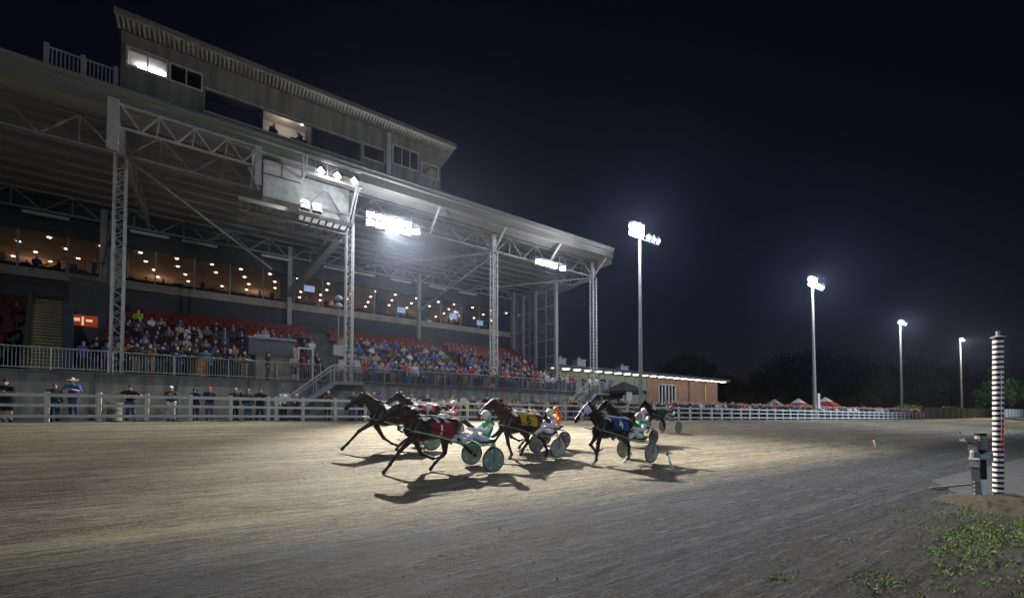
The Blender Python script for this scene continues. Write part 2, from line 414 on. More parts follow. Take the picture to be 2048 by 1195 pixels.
# terrace with its front wall
b = MB(); b.box(X0, X1, 30.5, 34, .9, PZ); b.build('terrace', M_CONC, gs)
b = MB()
for i in range(20):
    x = X0+1.4+i*3.4
    if x < X1-.3: b.box(x, x+.05, 30.47, 30.5, 1.2, PZ-.05)
b.box(X0, X1, 30.44, 30.5, PZ-.12, PZ+.004); b.build('wall_joint', M_TIER, gs)
# raked tiers
NR = 11; RD, RH = .74, .44
prof = [(34, .9), (34, PZ+.5)]
for r in range(NR):
    y0 = 34+r*RD; z = PZ+.5+r*RH; prof += [(y0, z)] if r == 0 else []
    prof += [(y0+RD, z), (y0+RD, z+RH)]
prof += [(43.2, PZ+.5+NR*RH), (43.2, .9)]
for a, c in ((X0, -9.95), (-6.75, X1-2.6)):
    MB().prism(prof, a, c, 'x').build('seating_tier', M_TIER, gs)
# yellow aisle steps, climbing steeply between two dark walls
b = MB(); wl_, wr_, ns_ = MB(), MB(), MB()
for r in range(25):
    cx = -7.95-1.3*r/24; y = 33.5+r*.25; z = PZ+.05+r*.215
    b.box(cx-.68, cx+.68, y, y+.6, z-.5, z); ns_.box(cx-.68, cx+.68, y-.03, y-.002, z-.07, z+.003)
    wr_.box(cx+.69, cx+1.12, y, y+.26, PZ-.5, z+.75); wl_.box(cx-.86, cx-.69, y, y+.26, PZ-.5, z+.55)
b.build('aisle_steps', M_YELL, gs); ns_.build('step_nosing', mat('pale_yellow_nosing', (.55, .48, .25), .8, .3, 4), gs); wl_.build('aisle_side_wall', M_DARK, gs); wr_.build('aisle_side_wall', M_TEAL, gs)
# second aisle narrower, further right
# orange bucket seats on the tiers
def seat_mb(mb, x, y, z):
    mb.box(x-.22, x+.22, y+.12, y+.5, z+.36, z+.42)
    mb.prism([(y+.46, z+.40), (y+.53, z+.40), (y+.62, z+.86), (y+.57, z+.88)], x-.22, x+.22, 'x')
    mb.box(x-.03, x+.03, y+.3, y+.36, z, z+.36)
sm = MB(); seat_mb(sm, 0, 0, 0); seat_me = sm.mesh('seat', M_SEAT)
blocks = [(-15, -10.15), (-6.6, 6.3), (8.0, 18.5), (19.6, 29.5)]
seats = []
for r in range(NR):
    for a, c in blocks:
        if a < 0 and a > -8 and r < 0: continue
        x = a+.3+(.27 if r % 2 else 0)
        while x < c:
            if not (-7.3 < x < -5.6 and r > 6) and not (1.2 < x < 5.3 and r < 4): seats.append((x, 34+r*RD, PZ+.5+r*RH, r))
            x += .54
seats.sort(key=lambda s: s[3]*1.2+max(0, s[0]+6)*.35)
rest = MB()
for i, (x, y, z, r) in enumerate(seats):
    if i < 100:
        o = link('seat', seat_me, gs, (x, y-30.5, z-1.3))
    else: seat_mb(rest, x, y, z)
o = rest.build('seat_rows', M_SEAT, gs); o['kind'] = 'stuff'
# wall behind the top row, dining level
DZ = 11.35
b = MB(); b.box(X0, 30.3, 43.2, 43.5, PZ+4.5, DZ); b.build('rear_wall', M_DARK, gs)
b = MB(); b.box(X0, 30.2, 43.05, 58, DZ, DZ+.62); b.build('dining_floor', M_SLAB, gs)
M_ICEIL = mat('warm_dining_ceiling', (.48, .36, .27), .8, .15, .5)
M_IWALL = mat('warm_dining_wall', (.50, .33, .23), .8, .3, .4)
b = MB(); b.box(X0, 30, 43.35, 58, 14.75, 14.9); b.build('dining_ceiling', M_ICEIL, gs)
b = MB(); b.box(X0, 30, 57.7, 58, DZ+.62, 14.75); b.build('dining_rear_wall', M_IWALL, gs)
b = MB(); b.box(X0, 30.2, 43.05, 43.35, 14.6, 16.9); b.build('bulkhead', M_DARK, gs)
b = MB(); b.box(X0, 30, 43.2, 43.22, DZ+.62, 14.6); b.build('dining_glass', M_GLASS, gs)
for i in range(27):
    x = X0+.4+i*2.44
    if x < 30: MB().box(x-.04, x+.04, 43.12, 43.3, DZ+.62, 14.6).build('mullion', M_STEEL, gs)
M_DOWN = mat('downlight_glow', (1, .9, .75), .5, 0, emit=(1, .82, .6), es=14)
dl = MB().lathe([(.10, 0), (.10, .03)], n=10).mesh('downlight', M_DOWN)
nd = 0
for i in range(20):
    x = -15+i*2.35
    for j in range(5):
        if nd < 98 and random.random() < .93:
            link('downlight', dl, gs, (x+random.uniform(-.25, .25)+j*.25, 44.6+j*2.3-30.5, 14.71-1.3)); nd += 1
M_BLACK = mat('black_void', (.012, .012, .014), .8, .2, 2)
for x in (-6.6, 4.9, 9.7, 13.9, 18.6, 24.2):
    b = MB(); b.box(x-.42, x+.42, 44.4, 45.2, DZ+.62, 14.75); b.build('dining_pillar', M_DARK, gs)
b = MB(); b.box(X0, 29.8, 44.0, 44.35, DZ+.62, DZ+1.05)
for i in range(60):
    x = -14+i*.74; b.box(x-.2, x+.2, 45, 45.5, DZ+.62, DZ+1.25+.2*random.random())
b.build('dining_tables', M_BLACK, gs)
# warm room light of the dining level
for x in (-13, -5, 3, 11, 19, 26):
    d = bpy.data.lights.new('dining_room_light', 'POINT'); d.energy = 38; d.color = (1, .62, .36); d.shadow_soft_size = .5
    o = bpy.data.objects.new('dining_room_light', d); COL.objects.link(o); o.location = (x, 52, 13.9)
# roof: deck, purlins, fascia
b = MB(); ZF = 18.05
b.prism([(29.5, ZF), (47, 17.3), (47, 17.5), (29.5, ZF+.22)], X0, 32.5, 'x'); b.build('roof', M_DECK, gs)
b = MB()
for i in range(13):
    y = 29.9+i*1.3; z = ZF-(y-29.5)*.75/17.5
    b.box(X0, 32.4, y, y+.09, z-.17, z-.004)
b.build('purlin', M_STEEL, gs)
b = MB(); b.prism([(29.33, 17.62), (29.5, 17.62), (29.5, 18.5), (29.2, 18.5), (29.2, 18.26), (29.33, 18.2)], X0, 32.6, 'x')
b.box(X0, 32.6, 29.1, 29.5, 18.503, 18.6); b.build('fascia', M_FASC, gs)
b = MB(); b.box(32.5, 32.62, 29.52, 47, 17.1, 18.3); b.build('end_fascia', M_FASC, gs)
# front lattice columns
CX = [-16.93, -4.73, 7.5, 19.73, 31.95]; CY = 31.5
def lattice(mb, x, y, z0, z1, w=.46, step=.36):
    h = w/2
    for sx in (-1, 1):
        for sy in (-1, 1): mb.cbox(x+sx*h, y+sy*h, (z0+z1)/2, .085, .085, z1-z0)
    n = int((z1-z0)/step); z = z0
    for i in range(n):
        s = 1 if i % 2 else -1
        for sy in (-1, 1): mb.beam((x-s*h, y+sy*h, z), (x+s*h, y+sy*h, z+step), .04, .025)
        for sx in (-1, 1): mb.beam((x+sx*h, y-s*h, z), (x+sx*h, y+s*h, z+step), .04, .025)
        z += step
for i, x in enumerate(CX):
    b = MB(); lattice(b, x, CY, PZ, 16.1); b.cbox(x, CY, PZ+.03, .75, .75, .06)
    b.build('lattice_column', M_PALE, gs)
    b = MB(); b.cbox(x, CY, 16.9, .3, .3, 1.5); b.build('column_head', M_PALE, gs)
# rear columns
for x in (-19.4, -7.2, 5.0, 17.2, 29.4):
    b = MB(); b.cbox(x, 42.4, 11.5, .34, .34, 10.6); b.build('rear_column', M_STEEL, gs)
def truss(name, x0, x1, y, zc, ztop, sp, m=M_STEEL, skipv=False, w=.11):
    b = MB(); b.beam((x0, y, zc), (x1, y, zc), w, w*1.3)
    n = round((x1-x0)/sp)
    for i in range(n):
        a = x0+i*sp
        b.beam((a, y, zc), (a+sp/2, y, ztop), w*.7); b.beam((a+sp/2, y, ztop), (a+sp, y, zc), w*.7)
        b.beam((a+sp/2, y, ztop), (a+sp/2, y, zc), w*.5)
    b.beam((x0, y, ztop), (x1, y, ztop), w, w); return b.build(name, m, gs)
for a, c in zip(CX[:-1], CX[1:]): truss('front_truss', a+.2, c-.2, CY, 16.2, 17.75, (c-a-.4)/4)
truss('front_truss', -29.2, CX[0]-.2, CY, 16.2, 17.75, 3.0)
RX = [-31.6, -19.4, -7.2, 5.0, 17.2, 29.4]
for a, c in zip(RX[:-1], RX[1:]): truss('rear_truss', a+.18, c-.18, 42.4, 15.9, 17.2, (c-a-.36)/4)
# cross trusses over each column and struts to the fascia
for x in CX:
    b = MB(); b.beam((x, CY, 16.2), (x, 43, 16.2), .16, .2)
    for k in range(6):
        y = CY+k*1.9; b.beam((x, y, 16.2), (x, y+.95, 17.6), .09); b.beam((x, y+.95, 17.6), (x, y+1.9, 16.2), .09)
    b.beam((x, CY, 17.7), (x, 43, 17.35), .12); b.build('cross_truss', M_STEEL, gs)
for i in range(11):
    x = CX[-1]-i*6.1
    b = MB(); b.beam((x, CY-.06, 16.25), (x, 29.55, 17.7), .12, .14); b.build('fascia_strut', M_PALE, gs)
# raking braces under the roof
for xa, ya, za, xb, yb, zb in ((-4.7, 31.6, 16.2, 3.2, 38, 13.2), (7.4, 31.7, 15.6, 5.0, 42.3, 12.3), (-4.7, 31.7, 15.7, -7.2, 42.3, 12.6), (19.7, 31.7, 15.8, 17.2, 42.3, 12.8), (19.7, 32, 16.2, 10.5, 42.2, 15.9), (7.5, 32, 16.2, -1, 42, 15.9), (31.9, 32, 16.2, 23, 42, 15.9)):
    b = MB(); b.beam((xa, ya, za), (xb, yb, zb), .14); b.build('brace', M_STEEL, gs)
b = MB(); b.beam((7.3, 32, 15.2), (5.1, 42, 12.6), .55, .5); b.build('raking_girder', M_STEEL, gs)
# unlit fluorescent tubes under the rear truss
M_TUBE = mat('white_tube_fitting', (.75, .75, .72), .4, 0)
for xc in (-10.1, -4.6, -1.5, 3.9, 8.9, 11.4, 15.2, 19.4, 23.0):
    b = MB(); b.box(xc-1.15, xc+1.15, 42.2, 42.34, 15.55, 15.66); b.tube([(xc-1.1, 42.27, 15.5), (xc+1.1, 42.27, 15.5)], .035, 6); b.build('tube_light', M_TUBE, gs)
# right end: tall glazed wall
ex = 29.6
b = MB(); b.box(ex, ex+.03, 34.9, 43, PZ+.3, 15.6); b.build('end_glazing', M_EGLASS, gs)
for y in (34.7, 38.2, 40.6, 43.0):
    b = MB(); b.box(ex-.16, ex+.16, y-.16, y+.16, PZ, 15.95); b.build('end_post', M_STEEL, gs)
b = MB()
for z in (6.4, 8.2, 10.0, 11.8, 13.7, 15.5):
    b.box(ex-.05, ex+.08, 34.86, 43, z-.05, z+.05)
for y in (36.4, 39.4, 41.8): b.box(ex-.04, ex+.07, y-.04, y+.04, PZ+.3, 15.5)
b.build('end_glazing_bar', M_STEEL, gs)
b = MB(); b.beam((31.95, CY, 16.1), (31.95, 47, 16.1), .3, .35); b.build('end_girder', M_STEEL, gs)
b = MB(); b.box(29.3, 32.4, 34.5, 47, 15.98, 16.04); b.build('end_soffit', M_DECK, gs)
# exit from the stand, lit, under a dark landing
M_REDGLOW = mat('lit_red_lobby', (.6, .08, .03), .6, .2, 4, emit=(1, .12, .03), es=.14)
M_WGLOW = mat('lit_doorway', (1, .85, .6), .5, 0, emit=(1, .75, .45), es=.6)
b = MB(); b.box(-8.1, -6.4, 38.4, 43.1, 5, 10.6); b.build('landing_block', M_DARK, gs)
b = MB(); b.box(-8.05, -6.7, 38.36, 38.40, 7.5, 8.2); b.build('lobby', M_REDGLOW, gs)
for x0_, x1_, z0_, z1_ in ((-8.0, -7.55, 7.8, 8.0), (-7.25, -6.95, 7.8, 7.95), (-7.45, -7.36, 7.55, 8.1)): MB().box(x0_, x1_, 38.33, 38.36, z0_, z1_).build('lobby_light', M_WGLOW, gs)
b = MB()
for k in range(11): b.box(-8.2+k*.17, -8.17+k*.17, 38.1, 38.13, 10.6, 11.7)
b.box(-8.25, -6.3, 38.09, 38.14, 11.7, 11.75); b.beam((-8.2, 38.1, 11.7), (-9.8, 38.1, 10.6), .05); b.build('landing_rail', M_DARK, gs)
b = MB(); b.box(-7.3, -6.2, 42.95, 43.04, DZ, 14.3); b.build('dining_door', M_STEEL, gs)
# ================================================================ press box on the roof
M_BOXW = mat('grey_box_cladding', (.27, .27, .245), .7, .35, .9, 0, detail=7, stretch=(3, 1, .3))
M_SOFF = mat('corrugated_soffit', (.36, .36, .31), .6, .1, 1)
M_INT = mat('dim_blue_room', (.10, .11, .15), .8, .4, .5)
M_FRAME = mat('white_window_frame', (.62, .62, .62), .5, .08, 4)
M_CREAM = mat('cream_room', (.75, .68, .60), .8, .05, 2)
pb = thing('press_box', 'long grey press box with lit windows built on top of the grandstand roof', 'press box', (4.6, 30, 18.6))
def holes(mb, xs, zs, hole, y0, y1):
    for i in range(len(xs)-1):
        for j in range(len(zs)-1):
            cx, cz = (xs[i]+xs[i+1])/2, (zs[j]+zs[j+1])/2
            if not any(a < cx < c and e < cz < g for a, c, e, g in hole): mb.box(xs[i], xs[i+1], y0, y1, zs[j], zs[j+1])
HL = [(-4.28, -2.69, 20.27, 21.2), (-2.5, -1.15, 20.25, 21.15), (-.95, 7.75, 19.15, 20.45), (7.95, 9.35, 19.6, 20.5), (10.05, 11.9, 19.9, 21.2), (12.2, 13.5, 19.75, 20.65)]
b = MB(); xs = sorted({-4.57, 13.75}|{h[0] for h in HL}|{h[1] for h in HL}); zs = sorted({18.62, 22.0}|{h[2] for h in HL}|{h[3] for h in HL})
holes(b, xs, zs, HL, 29.7, 29.86)
b.box(-4.57, -4.41, 29.87, 35, 18.62, 21.75); b.box(13.6, 13.75, 29.87, 35, 18.62, 21.75); b.box(-4.4, 13.59, 34.85, 35, 18.62, 21.7)
b.build('wall', M_BOXW, pb)
b = MB(); b.box(-4.4, 13.59, 29.87, 34.8, 18.62, 18.75); b.box(-4.4, 13.59, 32.4, 32.5, 18.76, 21.6); b.box(-4.4, 13.59, 29.9, 32.39, 21.5, 21.6)
for x in (-2.6, -1.05, 1.9, 4.7, 7.85, 9.6, 12.05): b.box(x-.04, x+.04, 29.9, 32.39, 18.76, 21.49)
b.build('room', M_INT, pb)
b = MB(); b.prism([(28.85, 22.3), (35.4, 21.72), (35.4, 21.9), (28.85, 22.52)], -4.75, 14.7, 'x'); b.build('roof', M_FASC, pb)
b = MB()
for i in range(93):
    x = -4.7+i*.208; b.prism([(28.95, 22.285), (29.69, 22.215), (29.69, 22.05), (28.95, 22.2)], x, x+.11, 'x')
b.prism([(28.86, 22.2), (28.94, 22.2), (28.94, 22.298), (28.86, 22.298)], -4.74, 14.69, 'x')
b.build('soffit', M_SOFF, pb)
b = MB(); b.beam((-1, 29.66, 20.5), (8, 29.66, 20.5), .05); b.beam((-1, 29.66, 19.1), (8, 29.66, 19.1), .09); b.box(9.55, 9.85, 29.6, 29.69, 18.7, 21.9); b.build('trim', M_FRAME, pb)
def window(x0, x1, z0, z1, panes, glass):
    b = MB(); y0, y1 = 29.64, 29.72; t = .08
    b.box(x0-t, x1+t, y0, y1, z1, z1+t); b.box(x0-t, x1+t, y0, y1, z0-t, z0); b.box(x0-t, x0, y0, y1, z0, z1); b.box(x1, x1+t, y0, y1, z0, z1)
    for i in range(1, panes):
        x = x0+(x1-x0)*i/panes; b.box(x-.03, x+.03, y0+.01, y1, z0, z1)
    f = b.build('window', M_FRAME, pb)
    MB().box(x0, x1, 29.76, 29.775, z0, z1).build('pane', glass, f)
M_CLEAR = mat('clear_pane', (.03, .035, .045), .05, 0, spec=.5, alpha=.10)
window(*HL[0], 2, M_CLEAR); window(*HL[1], 2, M_GLASS); window(*HL[3], 1, M_GLASS); window(*HL[4], 3, M_GLASS); window(*HL[5], 1, M_CLEAR)
MB().box(HL[2][0], HL[2][1], 29.76, 29.775, HL[2][2], HL[2][3]).build('pane', mat('broad_pane', (.05, .06, .1), .05, 0, spec=.6, alpha=.16), pb)
b = MB(); b.box(-4.39, -2.65, 32.36, 32.39, 18.76, 21.49); b.box(-4.39, -2.65, 29.92, 32.35, 21.46, 21.495); b.box(1.95, 4.65, 32.36, 32.39, 18.76, 21.49); b.box(1.95, 4.65, 29.92, 32.35, 21.46, 21.495)
b.box(12.1, 13.55, 32.36, 32.39, 18.76, 21.49); b.build('lit_room_lining', M_CREAM, pb)
M_LT = mat('lamp_white', (1, 1, 1), .5, 0, emit=(1, .95, .98), es=16)
b = MB(); b.box(-4.1, -2.9, 31.2, 31.35, 21.33, 21.42); b.build('ceiling_tube', M_LT, pb)
for x, y in ((2.35, 31), (3.3, 31.2), (4.3, 31.4)): MB().lathe([(.09, 0), (.09, .05)], (x, y, 21.40), 10).build('ceiling_lamp', M_LT, pb)
for x, e, c in ((-3.5, 9, (.95, .92, 1)), (3.3, 20, (1, .88, .8)), (.6, 2.2, (.6, .7, 1)), (6.2, 2.2, (.6, .7, 1)), (10.9, 1.5, (.7, .75, 1)), (12.8, 12, (1, .85, .75))):  # the faint bluish ones are added fill behind the dark panes
    d = bpy.data.lights.new('press_box_room_light_and_fill', 'POINT'); d.energy = e; d.color = c; d.shadow_soft_size = .2
    o = bpy.data.objects.new('press_box_room_light_and_fill', d); COL.objects.link(o); o.location = (x, 31.2, 21.0)
b = MB(); b.box(-.9, 7.7, 30.2, 30.7, 19.2, 19.25)
for i in range(14):
    x = -.7+i*.6; b.box(x, x+random.uniform(.15, .4), 30.2, 30.4, 19.25, 19.3+random.uniform(.1, .42))
b.build('desk', M_BLACK, pb)
# roof terrace railing left of the press box
rl = thing('roof_railing', 'pale baluster railing with posts standing on the grandstand roof beside the press box', 'railing', (-6.2, 30, 18.6))
for x in (-7.3, -6.0, -4.75): MB().cbox(x, 29.9, 19.33, .17, .17, 1.4).build('post', M_PALE, rl)
b = MB(); b.box(-7.3, -4.75, 29.87, 29.93, 19.85, 19.92); b.box(-7.3, -4.75, 29.87, 29.93, 18.75, 18.82); b.build('rail', M_PALE, rl)
b = MB(); [b.cbox(-7.1+i*.15, 29.9, 19.33, .05, .03, 1.05) for i in range(16)]; b.build('baluster', M_PALE, rl)

# ================================================================ service gantries, hung box and lamps under the roof
gt = thing('light_gantry', 'pale triangular truss gantry hung in front of the roof from the first column', 'gantry', (-1.5, 29.3, 17))
b = MB(); n = 4
for z in (17.75, 16.55): b.beam((-4.6, 29.25, z), (1.75, 29.25, z), .11)
for i in range(n):
    a = -4.4+i*1.52; b.beam((a, 29.25, 17.7), (a+.76, 29.25, 16.6), .075); b.beam((a+.76, 29.25, 16.6), (a+1.52, 29.25, 17.7), .075); b.beam((a+1.52, 29.25, 17.7), (a+1.4, 29.25, 16.6), .06)
b.build('truss', M_PALE, gt)
b = MB(); b.box(-4.95, -4.5, 29.15, 29.3, 15.3, 17.95); b.box(1.5, 1.85, 29.15, 29.3, 15.5, 17.8); b.build('end_plate', M_PALE, gt)
for a_, c_ in (((-4.7, 29.3, 16.3), (-4.7, 31.2, 16.3)), ((1.7, 29.3, 16.3), (1.7, 31.2, 16.3)), ((1.2, 29.3, 16.4), (1.72, 29.14, 15.2))): MB().beam(a_, c_, .1).build('hanger', M_PALE, gt)
hb = thing('hung_cabin', 'pale square cabin with slatted platform hung below the grandstand roof beside the floodlights', 'cabin', (4, 31, 15))
M_CAB = mat('galvanised_sheet', (.50, .53, .49), .55, .22, 2.5)
b = MB(); b.box(2.0, 4.1, 30, 32, 15.25, 17.55); b.build('cabin', M_CAB, hb)
b = MB(); b.box(2.0, 4.1, 29.97, 30, 16.62, 16.68); b.box(3.0, 3.04, 29.98, 30, 16.68, 17.55); b.build('seam', M_DARK, hb)
b = MB(); b.box(4.15, 7.3, 31.0, 31.1, 14.7, 17.6); b.build('back_panel', M_CAB, hb)
b = MB()
for k in range(15): b.box(.8+k*.44, .9+k*.44, 29.5, 32.6, 14.52, 14.6)
b.box(.7, 7.2, 29.42, 29.52, 14.38, 14.62); b.box(.7, 7.2, 32.6, 32.72, 14.38, 14.62); b.box(.7, 7.2, 31, 31.1, 14.40, 14.51); b.build('platform', M_STEEL, hb)
b = MB(); b.beam((4.2, 30.9, 15.2), (5.6, 30.9, 17), .08); b.beam((7.2, 30.9, 15.0), (5.9, 30.9, 17), .08); b.box(4.15, 7.3, 30.84, 30.94, 15.72, 15.84); b.build('brace', M_STEEL, hb)
g2 = thing('lamp_frame', 'pale steel frame carrying three hooded lamps in front of the hung cabin', 'frame', (5.8, 29.1, 17.5))
b = MB(); b.beam((4.15, 29.0, 18.0), (7.6, 29.0, 18.0), .08); b.beam((4.05, 29.0, 17.0), (7.65, 29.0, 17.0), .11)
for x in (4.1, 4.28): b.beam((x, 29, 16.9), (x, 29, 18.1), .1)
for x in (7.3, 7.5): b.beam((x, 29.0, 17.0), (x-.02, 31, 15.2), .07)
for x in (4.8, 5.5, 6.4, 7.2): b.beam((x, 29, 17), (x, 29, 18), .05)
b.beam((4.2, 29.1, 17), (4.2, 31, 17), .1); b.build('frame', M_PALE, g2)

M_LENS = mat('floodlight_lens', (1, 1, 1), .3, 0, emit=(1, .97, .95), es=60)
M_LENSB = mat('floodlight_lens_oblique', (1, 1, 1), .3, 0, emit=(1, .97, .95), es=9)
M_HOUS = mat('floodlight_housing', (.12, .12, .13), .4, .1, 4, metal=.3)
def flood_meshes(key, lens, w=.56, h=.42):
    a = MB(); a.prism([(-w/2, -h/2), (w/2, -h/2), (w/2, h/2), (-w/2, h/2)], -.02, .06)
    a.prism([(-w*.36, -h*.34), (w*.36, -h*.34), (w*.36, h*.34), (-w*.36, h*.34)], .06, .3)
    a.beam((-w/2-.03, .1, 0), (-w/2-.03, .1, h*.8), .04, .06); a.beam((w/2+.03, .1, 0), (w/2+.03, .1, h*.8), .04, .06); a.beam((-w/2-.05, .1, h*.8), (w/2+.05, .1, h*.8), .05)
    l = MB(); l.prism([(-w*.46, -h*.44), (w*.46, -h*.44), (w*.46, h*.44), (-w*.46, h*.44)], -.035, -.021)
    return a.mesh('housing', M_HOUS), l.mesh('lens', lens)
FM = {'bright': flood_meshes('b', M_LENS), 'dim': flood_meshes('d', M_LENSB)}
def flood(parent_or_none, loc, rz, tilt, kind, label=None, group=None):
    """a floodlight head: lens looks along local -y, tilted down"""
    hm, lm = FM[kind]
    if parent_or_none is None:
        t = thing('floodlight', label, 'floodlight', loc, 0, group); t.rotation_euler = (tilt, 0, rz)
        link('housing', hm, t); link('lens', lm, t); return t
    h = link('lamp_head', hm, parent_or_none, Vector(loc)-wloc(parent_or_none)); h.rotation_euler = (tilt, 0, rz); link('lens', lm, h)
for i in range(5):
    for j in range(2):
        flood(None, (8.6+i*.68, 30.2, 15.35+j*.55), R(-18), R(24), 'bright', 'blazing floodlight right of the second lattice column, %s row, %s from left' % (('lower', 'upper')[j], ORD[i+1]), 'floodlights under the roof edge')
flood(None, (12.05, 30.3, 15.6), R(-40), R(30), 'dim', 'single lamp hanging just right of the big blazing cluster by the second column', 'floodlights under the roof edge')
for i in range(4):
    flood(None, (23.7+i*.62, 30.2, 15.7), R(-20), R(24), 'bright', 'blazing floodlight in cluster between third and fourth columns, %s from left' % ORD[i+1], 'floodlights under the roof edge')
flood(None, (26.7, 30.3, 15.7), R(-40), R(30), 'dim', 'single lamp hanging just right of the cluster between third and fourth columns', 'floodlights under the roof edge')
bm_ = MB(); bm_.beam((8.2, 30.35, 16.15), (12.3, 30.35, 16.15), .09); bm_.beam((8.4, 30.35, 16.15), (8.4, 31.4, 16.2), .07); bm_.beam((11.8, 30.35, 16.15), (11.8, 31.4, 16.2), .07)
bm_.beam((23.3, 30.35, 16.1), (27, 30.35, 16.1), .09); bm_.beam((23.6, 30.35, 16.1), (23.6, 31.4, 16.2), .07); bm_.beam((26.6, 30.35, 16.1), (26.6, 31.4, 16.2), .07); bm_.build('lamp_bar', M_STEEL, gs)
for i, x in enumerate((5.1, 6.1, 7.15)):
    flood(None, (x, 28.85, 17.25), R(-75), R(50), 'dim', 'dark hooded lamp on the pale frame beside the hung cabin, %s from the left' % ORD[i+1], 'lamps on the frame')
for i, x in enumerate((4.25, 4.95)):
    t = thing('work_light', 'square white faced lamp on the platform edge under the cabin, the %s one' % ('left', 'right')[i], 'lamp', (x, 29.25, 15.0), 0, 'lamps on the platform edge'); t.rotation_euler = (R(-20), 0, 0)
    b = MB(); b.box(-.27, .27, -.05, .2, -.3, .1); b.build('housing', M_HOUS, t, local=True)
    b = MB(); b.prism([(-.27, .1), (.27, .1), (.24, .22), (.12, .3), (-.12, .3), (-.24, .22)], -.08, .1); b.build('lens', mat('work_light_face', (1, 1, 1), .4, 0, emit=(1, .98, .95), es=1.1), t, local=True)
    b = MB(); b.beam((0, .2, 0), (0, .5, .5), .05); b.build('bracket', M_HOUS, t, local=True)

# ================================================================ terrace railings, stairs, kiosk and bits on the terrace
M_GALV = mat('galvanised_tube', (.36, .37, .38), .4, .1, 4, metal=.4)
M_FOOT = mat('worn_white_edge', (.6, .6, .58), .6, .35, 5)
def railing(x0, x1, lab, solid=False):
    t = thing('terrace_railing', lab, 'railing', ((x0+x1)/2, 30.55, PZ), 0, 'railings along the terrace edge')
    n = max(1, round((x1-x0)/2.4))
    for i in range(n+1):
        x = x0+(x1-x0)*i/n; MB().cbox(x, 30.56, PZ+.36, .06, .06, 1.52).build('post', M_GALV, t)
    b = MB(); b.tube([(x0, 30.56, PZ+1.12), (x1, 30.56, PZ+1.12)], .035, 8); b.box(x0, x1, 30.54, 30.58, PZ+.1, PZ+.14); b.build('rail', M_GALV, t)
    b = MB(); k = int((x1-x0)/.13)
    for i in range(1, k):
        x = x0+(x1-x0)*i/k; b.cbox(x, 30.56, PZ+.61, .018, .018, .98)
    b.build('baluster', M_GALV, t)
railing(-20, -9.3, 'grey baluster railing on the terrace edge in front of the far left seats')
railing(-9.1, -4.9, 'grey baluster railing on the terrace edge in front of the yellow aisle steps')
railing(-4.7, 5.5, 'grey baluster railing on the terrace between the first column and the stair')
railing(7.4, 19.4, 'grey baluster railing on the terrace between second and third lattice columns')
railing(19.6, 29.8, 'grey baluster railing on the terrace between third column and far stair')
railing(31.4, 34.3, 'short grey railing at the right hand end of the terrace')
def stair(xt, xb, lab):
    zb = gz(xb, 28) if False else 1.35
    t = thing('terrace_stair', lab, 'stair', (xb, 29.8, zb))
    n = 14
    for k in range(n):
        a = k/n; x = xt+(xb-xt)*(a+.5/n); z = PZ-(PZ-zb)*(k+1)/(n+1)
        MB().cbox(x, 29.85, z, (xt-xb)/n*1.1, 1.0, .05).build('tread', M_STEEL, t)
    for y in (29.3, 30.4):
        b = MB(); b.beam((xt, y, PZ-.15), (xb, y, zb), .06, .3); b.build('stringer', M_GALV, t)
    b = MB()
    for y in (29.3, 30.38):
        b.tube([(xt+1.1, y, PZ+1.08), (xt, y, PZ+1.08), (xb, y, zb+1.0)], .035, 8); b.tube([(xt+1.0, y, PZ+.82), (xt, y, PZ+.82), (xb, y, zb+.75)], .025, 6)
        for q in (0, .33, .66, 1): x = xt+(xb-xt)*q; z = PZ+(zb-PZ)*q; b.tube([(x, y, z-.1), (x, y, z+1.04)], .025, 6)
    b.build('handrail', mat('pale_handrail', (.6, .6, .6), .35, .05, 3, metal=.3), t)
    b = MB(); b.box(xt, xt+1.9, 29.28, 30.43, PZ-.2, PZ-.02); b.build('landing', M_STEEL, t)
    b = MB()
    for i in range(14): b.cbox(xt+.1+i*.13, 29.3, PZ+.5, .018, .018, .98)
    b.cbox(xt+1.0, 29.3, PZ+1.0, 1.9, .04, .04); b.build('landing_rail', M_GALV, t)
stair(6.1, 2.9, 'steel stair running down left from the terrace beside the second lattice column')
stair(30.0, 26.6, 'steel stair at the far end of the terrace behind the crowd')
k = thing('kiosk', 'dark grey flat topped kiosk on the terrace left of the white doorway', 'kiosk', (2.9, 33, PZ))
b = MB(); b.box(1.5, 4.2, 32.6, 34.9, PZ+1.75, PZ+2.85); b.build('body', mat('kiosk_grey', (.15, .17, .19), .6, .15, 1), k)
b = MB(); b.box(1.42, 4.28, 32.52, 34.9, PZ+2.853, PZ+2.98); b.build('roof', M_GALV, k)
b = MB(); b.box(1.9, 4.1, 32.7, 34.8, PZ+.004, PZ+1.745); b.build('counter', mat('kiosk_tan', (.42, .36, .25), .8, .25, 2), k)
dr = thing('doorway_frame', 'bright white door frame standing open on the terrace beside the kiosk', 'door frame', (4.75, 32, PZ))
b = MB(); b.box(4.3, 4.4, 31.9, 32.0, PZ, PZ+2.3); b.box(5.2, 5.3, 31.9, 32.0, PZ, PZ+2.3); b.box(4.3, 5.3, 31.9, 32.0, PZ+2.3, PZ+2.4); b.build('frame', M_WHITE, dr)
b = MB(); b.box(5.2, 5.25, 32.0, 32.8, PZ+.02, PZ+2.3); b.box(4.05, 4.28, 32.02, 32.5, PZ, PZ+2.35); b.build('door_leaf', M_FRAME, dr)
tl = thing('terrace_lamp', 'tall thin lamp post with two white domes left of the second lattice column', 'lamp post', (7.0, 32.4, PZ))
b = MB(); b.tube([(7.0, 32.4, PZ), (7.0, 32.4, 9.9)], .045, 8); b.build('pole', M_STEEL, tl)
